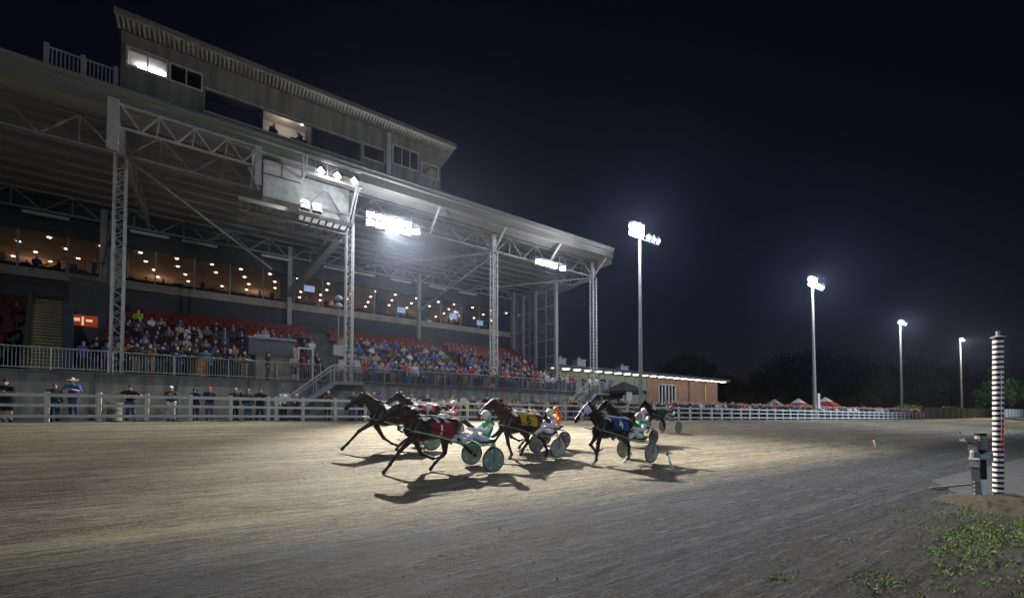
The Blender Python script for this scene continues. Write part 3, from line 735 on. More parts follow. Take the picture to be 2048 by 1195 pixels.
for z in (9.6, 10.15): MB().lathe([(.3, 0), (.27, .12), (.15, .25), (.04, .3)], (7.0, 32.4, z), 14).build('dome', mat('white_dome', (.75, .75, .72), .4, 0), tl)
b = MB(); b.cbox(7.0, 32.3, 6.4, .7, .3, .75); b.build('box', M_FRAME, tl)
for i, (x, z) in enumerate(((7.0, PZ+1.3), (8.0, PZ+1.35))):
    c = thing('electrical_box', 'pale electrical cabinet fixed %s the second lattice column' % ('left of', 'right of')[i], 'cabinet', (x, 31.2, z), 0, 'cabinets on the second column')
    b = MB(); b.box(-.22, .22, -.1, .1, -.3, .3); b.prism([(-.24, .3), (.24, .3), (.2, .34), (-.2, .34)], -.12, .12); b.build('case', M_FRAME, c, local=True); MB().box(-.17, .17, -.115, -.101, -.25, .25).build('door', M_PALE, c, local=True)
def drum(name, lab, loc, m, h=.88, r=.29, open_=True):
    t = thing(name, lab, 'bin', loc)
    MB().lathe([(r*.97, 0), (r, .03), (r*.97, h*.3), (r*1.03, h*.33), (r*.97, h*.36), (r*.97, h*.62), (r*1.03, h*.66), (r*.97, h*.7), (r, h), (r*.9, h), (r*.88, h-.05)], (0, 0, 0), 20).build('drum', m, t, smooth=False, local=True)
    MB().lathe([(r*1.02, h-.03), (r*1.05, h), (r*1.02, h+.025)], (0, 0, 0), 20).build('rim', M_STEEL, t, local=True)
drum('rubbish_drum', 'dented grey steel rubbish drum standing behind the white fence', (-4.2, 27.9, gz(-4.2, 27.0)), mat('old_drum_grey', (.30, .29, .27), .6, .4, 3))
drum('rubbish_bin', 'orange and yellow drum bin on the terrace behind the railing', (-.95, 31.3, PZ), mat('orange_bin', (.55, .26, .05), .5, .35, 4), 1.05, .33)
for i, (x, y, z, w) in enumerate(((6.7, 43.0, 13.5, .9), (15.5, 43.0, 12.75, .9), (21.5, 43.0, 12.9, .95), (25.0, 43.0, 12.6, .85))):
    t = thing('television_screen', 'small lit screen in the dining windows, %s from the left' % ORD[i+1], 'screen', (x, y, z), 0, 'screens in the dining windows')
    b = MB(); b.box(-w/2-.05, w/2+.05, 0, .08, -.33, .33); b.build('casing', M_BLACK, t, local=True)
    MB().box(-w/2, w/2, -.012, -.002, -.28, .28).build('display', mat('screen_glow', (.2, .3, .4), .3, .6, 2, emit=(.45, .65, 1), es=.4), t, local=True)

# ================================================================ low building beyond the stand
M_GRNW = mat('green_panel_wall', (.17, .22, .16), .75, .25, .9, 0, stretch=(4, 1, .3))
M_BRICK = mat('orange_brick_wall', (.22, .125, .08), .85, .22, 1.2, .05)
lb = thing('low_building', 'long low building with row of eave lights, green panels and orange brick end', 'building', (50, 38, 1.3))
BZ = 7.25
b = MB(); b.box(30.5, 49.05, 38.2, 38.4, 1.2, BZ)
for i in range(19): b.box(30.6+i, 30.66+i, 38.17, 38.2, 1.2, BZ)
b.build('panel_wall', M_GRNW, lb)
b = MB(); holes(b, [49.05, 51.7, 55.7, 67], [1.2, 6.3, BZ], [(51.7, 55.7, 1.2, 6.3)], 38.15, 38.4); b.box(66.8, 67, 38.4, 46, 1.2, BZ); b.build('brick_wall', M_BRICK, lb)
b = MB(); b.prism([(36.6, BZ+.05), (47, BZ+.9), (47, BZ+1.15), (36.6, BZ+.33)], 30, 68.2, 'x'); b.build('roof', M_DARK, lb)
b = MB(); b.box(30, 68.1, 36.75, 38.14, BZ-.03, BZ+.02); b.build('eave', M_FRAME, lb)
b = MB(); b.box(51.7, 55.7, 38.3, 38.35, 1.2, 6.3); b.build('door_glass', M_GLASS, lb)
b = MB()
for i in range(6): b.box(51.7+i*.78, 51.8+i*.78, 38.1, 38.29, 1.2, 6.3)
b.box(51.7, 55.7, 38.1, 38.29, 6.2, 6.3); b.box(51.7, 55.7, 38.1, 38.29, 3.4, 3.5); b.build('door_frame', M_FRAME, lb)
b = MB(); b.tube([(63.2, 37.2, BZ-.1), (63.2, 37.6, BZ-.4), (63.2, 38.0, BZ-.6), (63.2, 38.05, 1.3)], .09, 8); b.build('downpipe', mat('yellow_pipe', (.62, .42, .08), .5, .1, 2), lb)
M_EAVE = mat('eave_lamp_glow', (1, 1, .9), .4, 0, emit=(1, .88, .70), es=5)
em = MB().lathe([(.40, 0), (.43, .03), (.43, .07)], n=14).mesh('eave_lamp', M_EAVE)
for i in range(21): link('eave_lamp', em, lb, (31.5+i*1.78-50, 37.25-38, BZ-.13-1.3))
for i, (x, w, h) in enumerate(((35.6, 1.2, .9), (38.9, 1.5, 1.0), (47.2, 1.6, .7))):
    t = thing('roof_vent', 'dark ventilation unit on the low building roof, %s from the left' % ORD[i+1], 'vent', (x, 41, BZ+.75), 0, 'vents on the low roof')
    b = MB(); b.box(-w/2, w/2, -.5, .5, -.2, h); b.box(-w/2-.1, w/2+.1, -.6, .6, h, h+.1); b.build('unit', M_STEEL, t, local=True); MB().lathe([(.2, h+.1), (.2, h+.4), (.3, h+.45)], n=10).build('cowl', M_STEEL, t, local=True)
gzb = thing('gazebo', 'small black pop up gazebo with white notices behind the crowd', 'gazebo', (33.9, 29.2, 1.35))
b = MB()
M_BLKC = mat('black_canvas', (.03, .025, .03), .7, .3, 2)
cx, cy = 33.9, 29.2
b.add([(cx-1.6, cy-1.6, 4.2), (cx+1.6, cy-1.6, 4.2), (cx+1.6, cy+1.6, 4.2), (cx-1.6, cy+1.6, 4.2), (cx, cy, 5.2), (cx-1.62, cy-1.62, 3.9), (cx+1.62, cy-1.62, 3.9), (cx+1.62, cy+1.62, 3.9), (cx-1.62, cy+1.62, 3.9)],
      [(0, 1, 4), (1, 2, 4), (2, 3, 4), (3, 0, 4), (5, 6, 1, 0), (6, 7, 2, 1), (7, 8, 3, 2), (8, 5, 0, 3)]); b.build('canopy', M_BLKC, gzb)
for sx in (-1, 1):
    for sy in (-1, 1): MB().cbox(cx+sx*1.5, cy+sy*1.5, 2.75, .06, .06, 2.9).build('leg', M_STEEL, gzb)
b = MB(); b.box(cx-1.5, cx+1.5, cy+1.4, cy+1.45, 1.4, 4); b.build('back_cloth', M_BLKC, gzb)
MB().box(cx-1.5, cx-.7, cy-1.66, cy-1.63, 2.9, 4.0).build('notice', M_WHITE, gzb)
n2 = MB().box(cx+.35, cx+.75, cy-1.66, cy-1.635, 3.2, 3.95).build('notice', M_WHITE, gzb)
b = MB(); b.box(cx+.43, cx+.67, cy-1.675, cy-1.662, 3.68, 3.78); b.box(cx+.51, cx+.59, cy-1.675, cy-1.662, 3.35, 3.68); b.build('letter', M_BLACK, n2)
for i, (x, y, h, c) in enumerate(((77.1, 34, 4.6, (.45, .42, .38)), (80, 31.5, 4.7, (.7, .68, .66)), (84.5, 29.2, 4.95, (.75, .72, .7)))):
    t = thing('market_tent', ['dull beige tent peak behind the far crowd, leftmost of three', 'white peaked tent with red skirt behind the far crowd, middle of three', 'white peaked tent with red skirt beside the second light pole'][i], 'tent', (x, y, 1.2), 0, 'peaked tents behind the crowd')
    w = 1.5; q_ = .85; top = h-1.2
    ring = lambda r_, z: [(-r_, -r_, z), (r_, -r_, z), (r_, r_, z), (-r_, r_, z)]
    sides = [(0, 1, 5, 4), (1, 2, 6, 5), (2, 3, 7, 6), (3, 0, 4, 7)]
    b = MB(); b.add(ring(q_, top-.82)+ring(.3, top-.32), sides); b.add(ring(.3, top-.32)+[(0, 0, top)], [(0, 1, 4), (1, 2, 4), (2, 3, 4), (3, 0, 4)]); b.build('canopy', mat('tent_cloth_%d' % i, c, .8, .1, 2), t, local=True)
    b = MB(); b.add(ring(w, top-1.35)+ring(q_, top-.82), sides); b.add(ring(w, top-1.7)+ring(w, top-1.35), sides); b.build('skirt', mat('tent_red', (.42, .06, .035), .8, .1, 2) if i else M_TIER, t, local=True)
    for sx in (-1, 1):
        for sy in (-1, 1): MB().cbox(sx*w*.97, sy*w*.97, (top-1.4)/2, .06, .06, top-1.4).build('leg', M_STEEL, t, local=True)

# ================================================================ floodlight poles along the track
PL = [(32.25, 25.75, 'tall light pole rising from the crowd at the grandstand end, nearest of four', False), (62.97, 22.93, 'light pole with a white banner among the far crowd, second of four', True),
      (101.3, 23.27, 'light pole at the end of the white fence, third of four', False), (134.7, 20.96, 'farthest and faintest light pole, behind the concrete wall', False)]
for i, (x, y, lab, ban) in enumerate(PL):
    zb = 1.2; t = thing('light_pole', lab, 'light pole', (x, y, zb), 0, 'light poles along the track')
    b = MB(); b.tube([(x, y, zb-.1), (x, y, zb+6), (x, y, 18.3)], [.22, .18, .11], 12); b.lathe([(.34, -.05), (.34, .08), (.24, .12)], (x, y, zb), 12); b.build('pole', M_STEEL, t)
    b = MB(); b.beam((x-1.5, y-.15, 18.25), (x+2.6, y-.15, 18.25), .1); b.build('crossarm', M_STEEL, t)
    for q, dx in enumerate((-1.4, -.8, -.2, 1.0, 1.7, 2.4)):
        flood(t, (x+dx, y-.3, 18.5), R(-32) if q < 3 else R(20), R(26) if q < 3 else R(40), 'bright' if (q < 3 and i < 3) else 'dim')
    if q < 3: pass
    if ban: MB().box(x+.3, x+.95, y-.28, y-.22, 2.6, 4.6).build('banner', M_WHITE, t)
    if i == 2: MB().box(x+.25, x+.8, y-.3, y-.25, 2.4, 3.6).build('banner', M_WHITE, t)
# the nearer cluster also faces left, so one more row on the first two poles
for (x, y) in ((32.25, 25.75), (62.97, 22.93)):
    t = [o for o in COL.objects if o.name.startswith('light_pole') and abs(o.location.x-x) < .1][0]
    for dx in (-1.4, -.8, -.2): flood(t, (x+dx, y-.3, 19.1), R(-32), R(22), 'bright')

# ================================================================ track-side markers, finish post and timing gear
M_RED = mat('red_paint_and_glint', (.55, .03, .02), .4, .1, 6)
PG = [(11.16, 7.72), (27.14, 7.2), (41.3, 6.42), (56.59, 5.98)]
for i, (x, y) in enumerate(PG):
    t = thing('marker_peg', ['white leaning marker peg with red tip nearest the camera, behind the last horse shadow', 'white leaning peg alone on the track edge, second from the left', 'white leaning peg beside the timing gear, third from the left', 'white leaning peg seen right of the striped finish post'][i], 'marker', (x, y, 0), 0, 'leaning pegs on the inner track edge')
    d = Vector((-.19, .12, .56)).normalized(); L_ = .62
    b = MB(); b.tube([(0, 0, -.03), d*L_*.86], .035, 10); b.build('shaft', M_WHITE, t, smooth=True, local=True)
    b = MB(); b.tube([d*L_*.862, d*L_*.985, d*L_], [.037, .037, .028], 10); b.build('tip', M_RED, t, smooth=True, local=True)
fx, fy = 13.19, 1.57
fp = thing('finish_post', 'tall black and white striped finish post standing in dirt at the right', 'post', (fx, fy, 0))
M_STRW = mat('post_white', (.72, .70, .72), .45, .12, 6); M_STRB = mat('post_black', (.015, .015, .02), .4, .2, 6)
mp_ = MB(); rr = .082; NS = 62; hh = 3.27/NS; TL = Vector((.025, -.016, 1))
for i in range(NS):
    mp_.cur = i % 2
    c0 = TL*(i*hh); c1 = TL*((i+1)*hh); n = 28
    vs = [(c0.x+rr*math.cos(2*math.pi*k_/n), c0.y+rr*math.sin(2*math.pi*k_/n), c0.z) for k_ in range(n)]+[(c1.x+rr*math.cos(2*math.pi*k_/n), c1.y+rr*math.sin(2*math.pi*k_/n), c1.z) for k_ in range(n)]
    mp_.add(vs, [(k_, (k_+1) % n, (k_+1) % n+n, k_+n) for k_ in range(n)])
mp_.build('column', [M_STRW, M_STRB], fp, smooth=True, local=True)
tp = TL*3.27
b = MB(); b.lathe([(.02, 0), (.115, .005), (.115, .02), (.07, .04), (.03, .05), (.03, .11), (.035, .115), (.035, .14)], tp, 20); b.build('cap', M_STEEL, fp, local=True)
b = MB(); q = Vector((-.62, -.78, 0))*.0; 
ang = math.atan2(-fy, -fx)+.5
for z0, z1, m_ in ((1.15, 2.6, M_WHITE), (.95, 1.6, M_RED)):
    b = MB(); p0 = TL*z0+Vector((math.cos(ang)*(rr+.006), math.sin(ang)*(rr+.006), 0)); p1 = TL*z1+Vector((math.cos(ang)*(rr+.006), math.sin(ang)*(rr+.006), 0))
    if m_ is M_RED: p0 += Vector((math.cos(ang+.9)*.02, math.sin(ang+.9)*.02, 0)); p1 += Vector((math.cos(ang+.9)*.02, math.sin(ang+.9)*.02, 0))
    b.beam(p0, p1, .010 if m_ is M_WHITE else .016, .008); b.build('sight_line' if m_ is M_WHITE else 'red_reflection', m_, fp, local=True)  # the red one is an orange-red reflection painted on the post
# timing gear: two short posts with housings
VR = Vector((.824, -.566, 0)); VF = Vector((.566, .824, 0))
tx = Vector((12.66, 1.81, 0))
tg = thing('timing_post', 'black post with white base and a camera bracket beside the finish post', 'timing post', tx+VR*.13)
M_BLKP = mat('black_plastic', (.02, .02, .022), .35, .2, 8); M_GREYB = mat('grey_housing', (.2, .2, .215), .5, .15, 6)
MB().lathe([(.085, 0), (.085, .38)], n=16).build('base', M_WHITE, tg, smooth=False, local=True)
MB().lathe([(.075, .38), (.075, .95), (.082, .96), (.082, 1.2), (.075, 1.21), (.075, 1.25), (.09, 1.26), (.09, 1.31)], n=16).build('post', M_BLKP, tg, local=True)
b = MB()
for i in range(8): b.lathe([(.079, .98+i*.035), (.086, .985+i*.035), (.086, 1.0+i*.035), (.079, 1.005+i*.035)], n=16)
b.build('lens_stack', M_STEEL, tg, local=True)
b = MB(); c_ = -VR*.16; b.cbox(c_.x, c_.y, 1.03, .13, .13, .2)
b.add([tuple(c_+Vector((0, 0, 1.12))-VR*.05+VF*.06*s) for s in (-1, 1)]+[tuple(c_-VR*.22+Vector((0, 0, 1.2))+VF*.06*s) for s in (-1, 1)]+[tuple(c_-VR*.2+Vector((0, 0, 1.14))+VF*.06*s) for s in (-1, 1)]+[tuple(c_+VR*.06+Vector((0, 0, 1.18))+VF*.06*s) for s in (-1, 1)],
      [(0, 1, 5, 4), (4, 5, 3, 2), (2, 3, 7, 6), (6, 7, 1, 0), (0, 4, 2, 6), (1, 7, 3, 5)])
b.build('camera_head', M_GREYB, tg, local=True)
b = MB(); b.tube([c_+Vector((.03, 0, .93)), c_+Vector((.05, 0, .75)), c_+Vector((.02, .02, .6)), Vector((-.06, 0, .55))], .008, 6); b.build('cable', M_BLKP, tg, local=True)
t2 = thing('junction_post', 'short leaning grey post with pale junction boxes in front of the timing post', 'post', tx-VR*.06-VF*.1)
b = MB(); b.beam((0, 0, -.03), VR*-.05+Vector((0, 0, .64)), .11, .10); b.build('post', M_GREYB, t2, local=True)
b = MB()
for i in range(7): p = -VR*.075+Vector((0, 0, .1+i*.08)); b.cbox(p.x-.0, p.y, p.z, .03, .03, .03)
b.build('rivet_strip', M_WHITE, t2, local=True)
b = MB(); p = -VR*.05; b.cbox(p.x, p.y, .71, .15, .13, .15); b.prism([(p.x-.085, .785), (p.x+.085, .785), (p.x+.06, .83), (p.x-.06, .83)], p.y-.075, p.y+.075); b.build('junction_box', mat('box_grey', (.34, .34, .36), .5, .2, 6), t2, local=True)
b = MB(); b.lathe([(.07, .83), (.07, .93), (.05, .97)], (p.x, p.y, 0), 12); b.build('cap', M_GREYB, t2, local=True)
b = MB(); p = VR*.14; b.tube([p-VR*.13+Vector((0, 0, .83)), p+VR*.05+Vector((0, 0, .83))], .06, 12); b.cbox(p.x+.07, p.y-.05, .84, .12, .12, .15); b.build('flood_lamp', mat('lamp_grey', (.38, .38, .4), .4, .15, 5), t2, local=True)
rb = tag(MB().beam((14.9, 2.2, .02), (13.35, 2.62, .02), .035, .035).build('ground_bar', M_GREYB), 'thin dark bar lying on the ground left of the timing posts', 'bar')

# ================================================================ trees
M_BARK = mat('dark_bark', (.07, .055, .04), .95, .3, 3)
LEAFM = [mat('leaf_dark', (.035, .06, .022), .7, .5, .35), mat('leaf_mid', (.055, .10, .03), .7, .5, .35), mat('leaf_lit', (.07, .16, .03), .65, .4, .5)]
def tree_meshes(seed, H, Wd, leaf, ls=.42, n=5200):
    rs = random.Random(seed)
    b = MB(); b.tube([(0, 0, 0), (.15, .1, H*.2), (-.1, .1, H*.42), (.1, 0, H*.7)], [.035*H, .028*H, .02*H, .008*H], 8)
    cl = []
    for i in range(11):
        a = rs.uniform(0, 6.28); r_ = Wd*.5*rs.uniform(.25, .72); z = H*rs.uniform(.38, .8)
        e = Vector((r_*math.cos(a), r_*math.sin(a), z)); s = Vector((0, 0, H*rs.uniform(.22, .42)))
        b.tube([s, (s+e)/2+Vector((0, 0, H*.04)), e], [.014*H, .009*H, .003*H], 6)
        cl.append((e, rs.uniform(.16, .28)*Wd))
    for i in range(16):
        a = rs.uniform(0, 6.28); t = rs.uniform(0, 1); r_ = Wd*.42*math.sqrt(rs.random())
        z = H*(.45+.5*math.sqrt(max(0, 1-(r_/(Wd*.5))**2))*rs.uniform(.4, .95)); cl.append((Vector((r_*math.cos(a), r_*math.sin(a), min(z, H*.92))), rs.uniform(.10, .2)*Wd))
    V = []; F = []
    for i in range(n):
        c, r_ = rs.choice(cl)
        d = Vector((rs.gauss(0, 1), rs.gauss(0, 1), rs.gauss(0, .8))).normalized()*r_*rs.uniform(.55, 1.05)
        p = c+d; u = Vector((rs.gauss(0, 1), rs.gauss(0, 1), rs.gauss(0, .6))).normalized(); w = u.cross(Vector((rs.gauss(0, 1), rs.gauss(0, 1), rs.gauss(0, 1)))).normalized()
        s_ = ls*rs.uniform(.6, 1.3); k = len(V)
        V += [p-u*s_*.5, p+w*s_*.28, p+u*s_*.5, p-w*s_*.28]; F.append((k, k+1, k+2, k+3))
    c_ = MB(); c_.add(V, F)
    return b.mesh('trunk', M_BARK, smooth=True), c_.mesh('crown', leaf)
TM = [tree_meshes(1, 16, 16, LEAFM[0], .55), tree_meshes(2, 18, 21, LEAFM[0], .6, 7000), tree_meshes(3, 13, 14, LEAFM[1], .5), tree_meshes(4, 14, 15, LEAFM[2], .5)]
_d0 = VF
TREES = [(99.5, 64.6, 0, 1.08, 'lone dark round tree behind the end of the low building'), (119, 66, 2, .95, 'low dark tree filling the gap right of the low building'),
         (135, 60, 2, 1.12, 'dark tree at the left shoulder of the broad grove'), (146, 56.8, 1, 1.2, 'tallest dark tree of the broad grove behind the second light pole'), (158, 52, 1, 1.12, 'wide dark tree on the right side of the broad grove'),
         (170, 49, 2, 1.15, 'dim green lower tree just right of the broad grove'), (197, 45.6, 0, 1.36, 'dark tree directly behind the third light pole'), (205, 41, 2, 1.25, 'low dark tree between the third and fourth light poles'),
         (226, 38, 1, 1.18, 'broad dark tree behind the farthest light pole'), (238, 31, 0, 1.1, 'dark tree just left of the striped finish post'), (176, 19.8, 3, .78, 'brighter green tree at the right edge behind the finish post'), (128, 48, 2, .7, 'small dim tree behind the peaked tents')]
for i, (x, y, v, s, lab) in enumerate(TREES):
    t = thing('broadleaf_tree', lab, 'tree', (x, y, 1.0), i*1.3, 'trees beyond the track'); t.scale = (s, s, s)
    link('trunk', TM[v][0], t); link('crown', TM[v][1], t)
bt, bc = tree_meshes(9, 2.4, 4.4, mat('leaf_shrub', (.16, .19, .05), .65, .4, 1), .28, 1400)
for i, (x, y, s) in enumerate(((106.5, 23.4, 1.15), (113, 22.6, .95), (131, 21.6, 1.1), (138.5, 21.4, .9))):
    t = thing('leafy_shrub', 'pale green shrub showing over the concrete wall, %s from the left' % ORD[i+1], 'shrub', (x, y, 1.1), i, 'shrubs behind the concrete wall'); t.scale = (s, s, s)
    link('stem', bt, t); link('foliage', bc, t)
# ================================================================ people: one smooth body, clothing and hair laid over it
def mirror(p): return (-p[0], p[1], p[2])
POSES = {
 'stand': dict(),
 'lean': dict(chest=(0, -.10, 1.27), neck=(0, -.16, 1.46), head=(0, -.21, 1.60), sh=(.19, -.13, 1.39), el=((.30, -.30, 1.17), (-.30, -.30, 1.17)), wr=((.07, -.42, 1.215), (-.07, -.44, 1.225)), kn=((.10, -.02, .5), (-.10, .03, .5)), an=((.10, .05, .08), (-.10, .1, .08))),
 'fold': dict(el=((.27, -.08, 1.14), (-.27, -.08, 1.14)), wr=((-.07, -.2, 1.17), (.08, -.22, 1.2))),
 'phone': dict(el=((.27, -.15, 1.2), (-.24, .0, 1.13)), wr=((.10, -.3, 1.5), (-.24, -.12, .92))),
 'hip': dict(el=((.36, .06, 1.18), (-.33, .06, 1.16)), wr=((.19, -.04, 1.01), (-.19, -.05, .99)), an=((.15, .03, .08), (-.16, .0, .08))),
 'walk': dict(kn=((.09, -.16, .52), (-.09, .04, .5)), an=((.09, -.18, .1), (-.09, .28, .14)), el=((.24, .1, 1.16), (-.24, -.05, 1.15)), wr=((.24, .02, .92), (-.22, -.24, 1.0))),
 'clap': dict(el=((.26, -.14, 1.15), (-.26, -.14, 1.15)), wr=((.05, -.34, 1.3), (-.05, -.34, 1.28))),
 'wide': dict(chest=(0, -.08, 1.28), neck=(0, -.12, 1.47), head=(0, -.16, 1.61), sh=(.2, -.10, 1.40), el=((.42, -.24, 1.25), (-.42, -.24, 1.25)), wr=((.36, -.44, 1.215), (-.12, -.46, 1.23)), an=((.16, .06, .08), (-.16, .08, .08))),
 'sit': dict(pel=(0, .0, .52), chest=(0, .03, .88), neck=(0, .02, 1.06), head=(0, -.02, 1.2), sh=(.19, .03, .99), el=((.25, -.08, .75), (-.25, -.08, .75)), wr=((.12, -.3, .66), (-.12, -.3, .66)), hp=(.09, 0, .5), kn=((.13, -.42, .54), (-.13, -.42, .54)), an=((.12, -.42, .09), (-.12, -.4, .09))),
 'drive': dict(pel=(0, .02, .10), chest=(0, .16, .45), neck=(0, .13, .64), head=(0, .06, .78), sh=(.19, .15, .56), el=((.29, -.08, .36), (-.29, -.08, .36)), wr=((.17, -.38, .42), (-.17, -.38, .42)), hp=(.10, 0, .10), kn=((.25, -.46, .26), (-.25, -.46, .26)), an=((.34, -.88, .06), (-.34, -.88, .06)), toe=(.02, -.10, .12)),
}
def skel(pose):
    d = dict(pel=(0, 0, .96), chest=(0, .01, 1.28), neck=(0, .01, 1.47), head=(0, -.02, 1.62), sh=(.19, .01, 1.41), el=((.25, .03, 1.14), (-.25, .03, 1.14)), wr=((.25, -.07, .9), (-.25, -.07, .9)), hp=(.09, 0, .92), kn=((.10, -.02, .5), (-.10, -.02, .5)), an=((.11, .03, .08), (-.11, .03, .08)), toe=(.03, -.17, -.045))
    d.update(POSES[pose]); return d
def add3(a, b, k=1): return tuple(x+y*k for x, y in zip(a, b))
def lerp(a, b, t): return tuple(x+(y-x)*t for x, y in zip(a, b))
def person_caps(pose, fem=False):
    s = skel(pose); sw = .92 if fem else 1.0
    W_ = (1.25*sw, .8, 1)
    sh = [(s['sh'][0]*sw, s['sh'][1], s['sh'][2]), (-s['sh'][0]*sw, s['sh'][1], s['sh'][2])]
    hp = [s['hp'], mirror(s['hp'])]
    torso = [(s['pel'], lerp(s['pel'], s['chest'], .5), .125, .115, W_), (lerp(s['pel'], s['chest'], .5), s['chest'], .115, .135, W_), (sh[0], sh[1], .062, .062), (s['chest'], s['neck'], .12, .055, (1.2, .8, 1))]
    arms = []; hands = []
    for i in (0, 1):
        e, w = s['el'][i], s['wr'][i]; d = np.array(w)-np.array(e); d = tuple(d/np.linalg.norm(d))
        arms += [(sh[i], e, .058, .043), (e, w, .043, .03)]
        hands += [(w, add3(w, d, .075), .032, .036, (1, 1, .8))]
        sd = 1 if i == 0 else -1
        f0 = add3(w, d, .09)
        for q, (o, l) in enumerate(((-.027, .062), (-.009, .075), (.009, .07), (.027, .055))):
            a = add3(f0, (o*(1-abs(d[0])), o*abs(d[0]), 0)); m = add3(a, d, l*.55); hands += [(a, m, .0125, .011), (m, add3(add3(m, d, l*.4), (0, 0, -.022)), .011, .009)]
        hands += [(add3(w, d, .03), add3(add3(w, d, .085), (-sd*.035, -.01, .02)), .013, .010)]
    h = s['head']
    head = [(add3(h, (0, .015, .03)), add3(h, (0, .03, .02)), .092, .094, (.88, 1, 1.05)), (add3(h, (0, -.03, -.06)), add3(h, (0, -.045, -.075)), .058, .045), (s['neck'], add3(h, (0, .02, -.05)), .056, .056),
            (add3(h, (0, -.085, .02)), add3(h, (0, -.105, -.02)), .013, .019), (add3(h, (.083, .02, .01)), add3(h, (.085, .03, -.03)), .016, .012), (add3(h, (-.083, .02, .01)), add3(h, (-.085, .03, -.03)), .016, .012),
            (add3(h, (-.02, -.088, -.058)), add3(h, (.02, -.088, -.058)), .013, .013)]
    legs = []; shoes = []
    for i in (0, 1):
        k, a = s['kn'][i], s['an'][i]
        legs += [(hp[i], k, .088, .06), (k, lerp(k, a, .35), .055, .058), (lerp(k, a, .35), a, .056, .04)]
        shoes += [(a, add3(a, s['toe']), .05, .046, (1, 1, .85)), (a, add3(a, (0, .04, -.03)), .05, .045)]
    hips = [(hp[0], hp[1], .115, .115, (1, .95, 1))]
    return s, torso, arms, hands, head, legs, hips, shoes
def grow(caps, d): return [(c[0], c[1], c[2]+d, c[3]+d)+tuple(c[4:]) for c in caps]
PCACHE = {}
def person_parts(pose, style, fem=False):
    """style: long|short (trousers/shorts) + hair kind"""
    key = (pose, style, fem)
    if key in PCACHE: return PCACHE[key]
    s, torso, arms, hands, head, legs, hips, shoes = person_caps(pose, fem)
    lw, hair, sl = style
    out = {}
    out['body'] = surface(torso+arms+hands+head+hips+legs+[(c[0], c[1], c[2]*.8, c[3]*.8)+tuple(c[4:]) for c in shoes], .021, .018)
    tarms = arms if sl == 'l' else [arms[0], arms[2]]
    out['jacket'] = surface(grow(torso, .018)+grow(tarms, .016)+[(s['pel'], s['pel'], .148, .148, (1.25, .82, 1))], .027, .03)
    tl = legs if lw == 'long' else [(legs[0][0], lerp(legs[0][0], legs[0][1], .9), .1, .09), (legs[3][0], lerp(legs[3][0], legs[3][1], .9), .1, .09)]
    out['trousers'] = surface(grow(hips, .012)+grow(tl, .015), .027, .03)
    out['shoe'] = surface(shoes[:2], .024, .02); out['shoe2'] = surface(shoes[2:], .024, .02)
    h = s['head']
    if hair == 'short': hc = [(add3(h, (0, .02, .055)), add3(h, (0, .045, .03)), .094, .095, (.92, 1, 1.0))]
    elif hair == 'long': hc = [(add3(h, (0, .025, .055)), add3(h, (0, .055, .02)), .098, .098, (.95, 1, 1)), (add3(h, (0, .07, 0)), add3(h, (0, .085, -.2)), .085, .07, (1.15, .7, 1))]
    elif hair == 'cap': hc = [(add3(h, (0, .015, .065)), add3(h, (0, .02, .06)), .099, .099, (.93, 1.02, .85)), (add3(h, (0, -.06, .055)), add3(h, (0, -.17, .04)), .065, .05, (1, 1, .22))]
    elif hair == 'hat': hc = [(add3(h, (0, .01, .06)), add3(h, (0, .01, .1)), .098, .085, (.92, 1.05, 1.1)), (add3(h, (-.03, .0, .05)), add3(h, (.03, 0, .05)), .17, .17, (1, 1.15, .14)), (add3(h, (-.17, -.02, .07)), add3(h, (-.17, .04, .075)), .045, .045, (.6, 1.8, .6)), (add3(h, (.17, -.02, .07)), add3(h, (.17, .04, .075)), .045, .045, (.6, 1.8, .6))]
    elif hair == 'helmet': hc = [(add3(h, (0, .01, .05)), add3(h, (0, .025, .035)), .125, .122, (.92, 1.05, .98)), (add3(h, (0, -.07, .06)), add3(h, (0, -.13, .045)), .075, .05, (1, 1, .25))]
    elif hair == 'hood': hc = [(add3(h, (0, .03, .03)), add3(h, (0, .05, 0)), .112, .112), (s['neck'], add3(s['neck'], (0, .05, .04)), .10, .09)]
    out['hair'] = surface(hc, .022, .02)
    PCACHE[key] = out; return out
SKIN = [mat('skin_a', (.58, .39, .31), .55, .08, 4), mat('skin_b', (.40, .24, .17), .55, .08, 4)]
CL = {}
for nme, c in dict(black=(.018, .018, .022), navy=(.02, .028, .07), charcoal=(.06, .06, .065), grey=(.22, .22, .23), white=(.68, .68, .70), blue=(.05, .12, .38), red=(.45, .03, .03), yellow=(.75, .50, .05), teal=(.06, .30, .32),
                   brown=(.13, .075, .04), purple=(.16, .10, .42), beige=(.45, .38, .28), green=(.04, .20, .08), pink=(.55, .22, .28), denim=(.06, .10, .22), khaki=(.28, .23, .14), lime=(.45, .75, .04), maroon=(.17, .02, .03), orange=(.75, .20, .03), lilac=(.50, .50, .66), emerald=(.01, .34, .12)).items():
    CL[nme] = mat('cloth_'+nme, c, .8, .22, 7, .1)
HAIRC = {n: mat('hair_'+n, c, .6, .25, 9) for n, c in dict(dark=(.025, .018, .012), brown=(.09, .05, .025), grey=(.32, .31, .30), fair=(.38, .25, .11), white=(.7, .7, .7), red=(.4, .04, .03), black=(.015, .015, .015), straw=(.6, .52, .36), orange=(.7, .18, .03), navy=(.02, .03, .08)).items()}
M_SHOE = mat('shoe_dark', (.03, .028, .025), .5, .2, 5)
MCACHE = {}
def part_mesh(key, part, VF, m):
    k = (key, part)
    if k not in MCACHE: MCACHE[k] = npmesh(part, VF[0], VF[1], m)
    return MCACHE[k]
def setm(o, m): o.material_slots[0].link = 'OBJECT'; o.material_slots[0].material = m
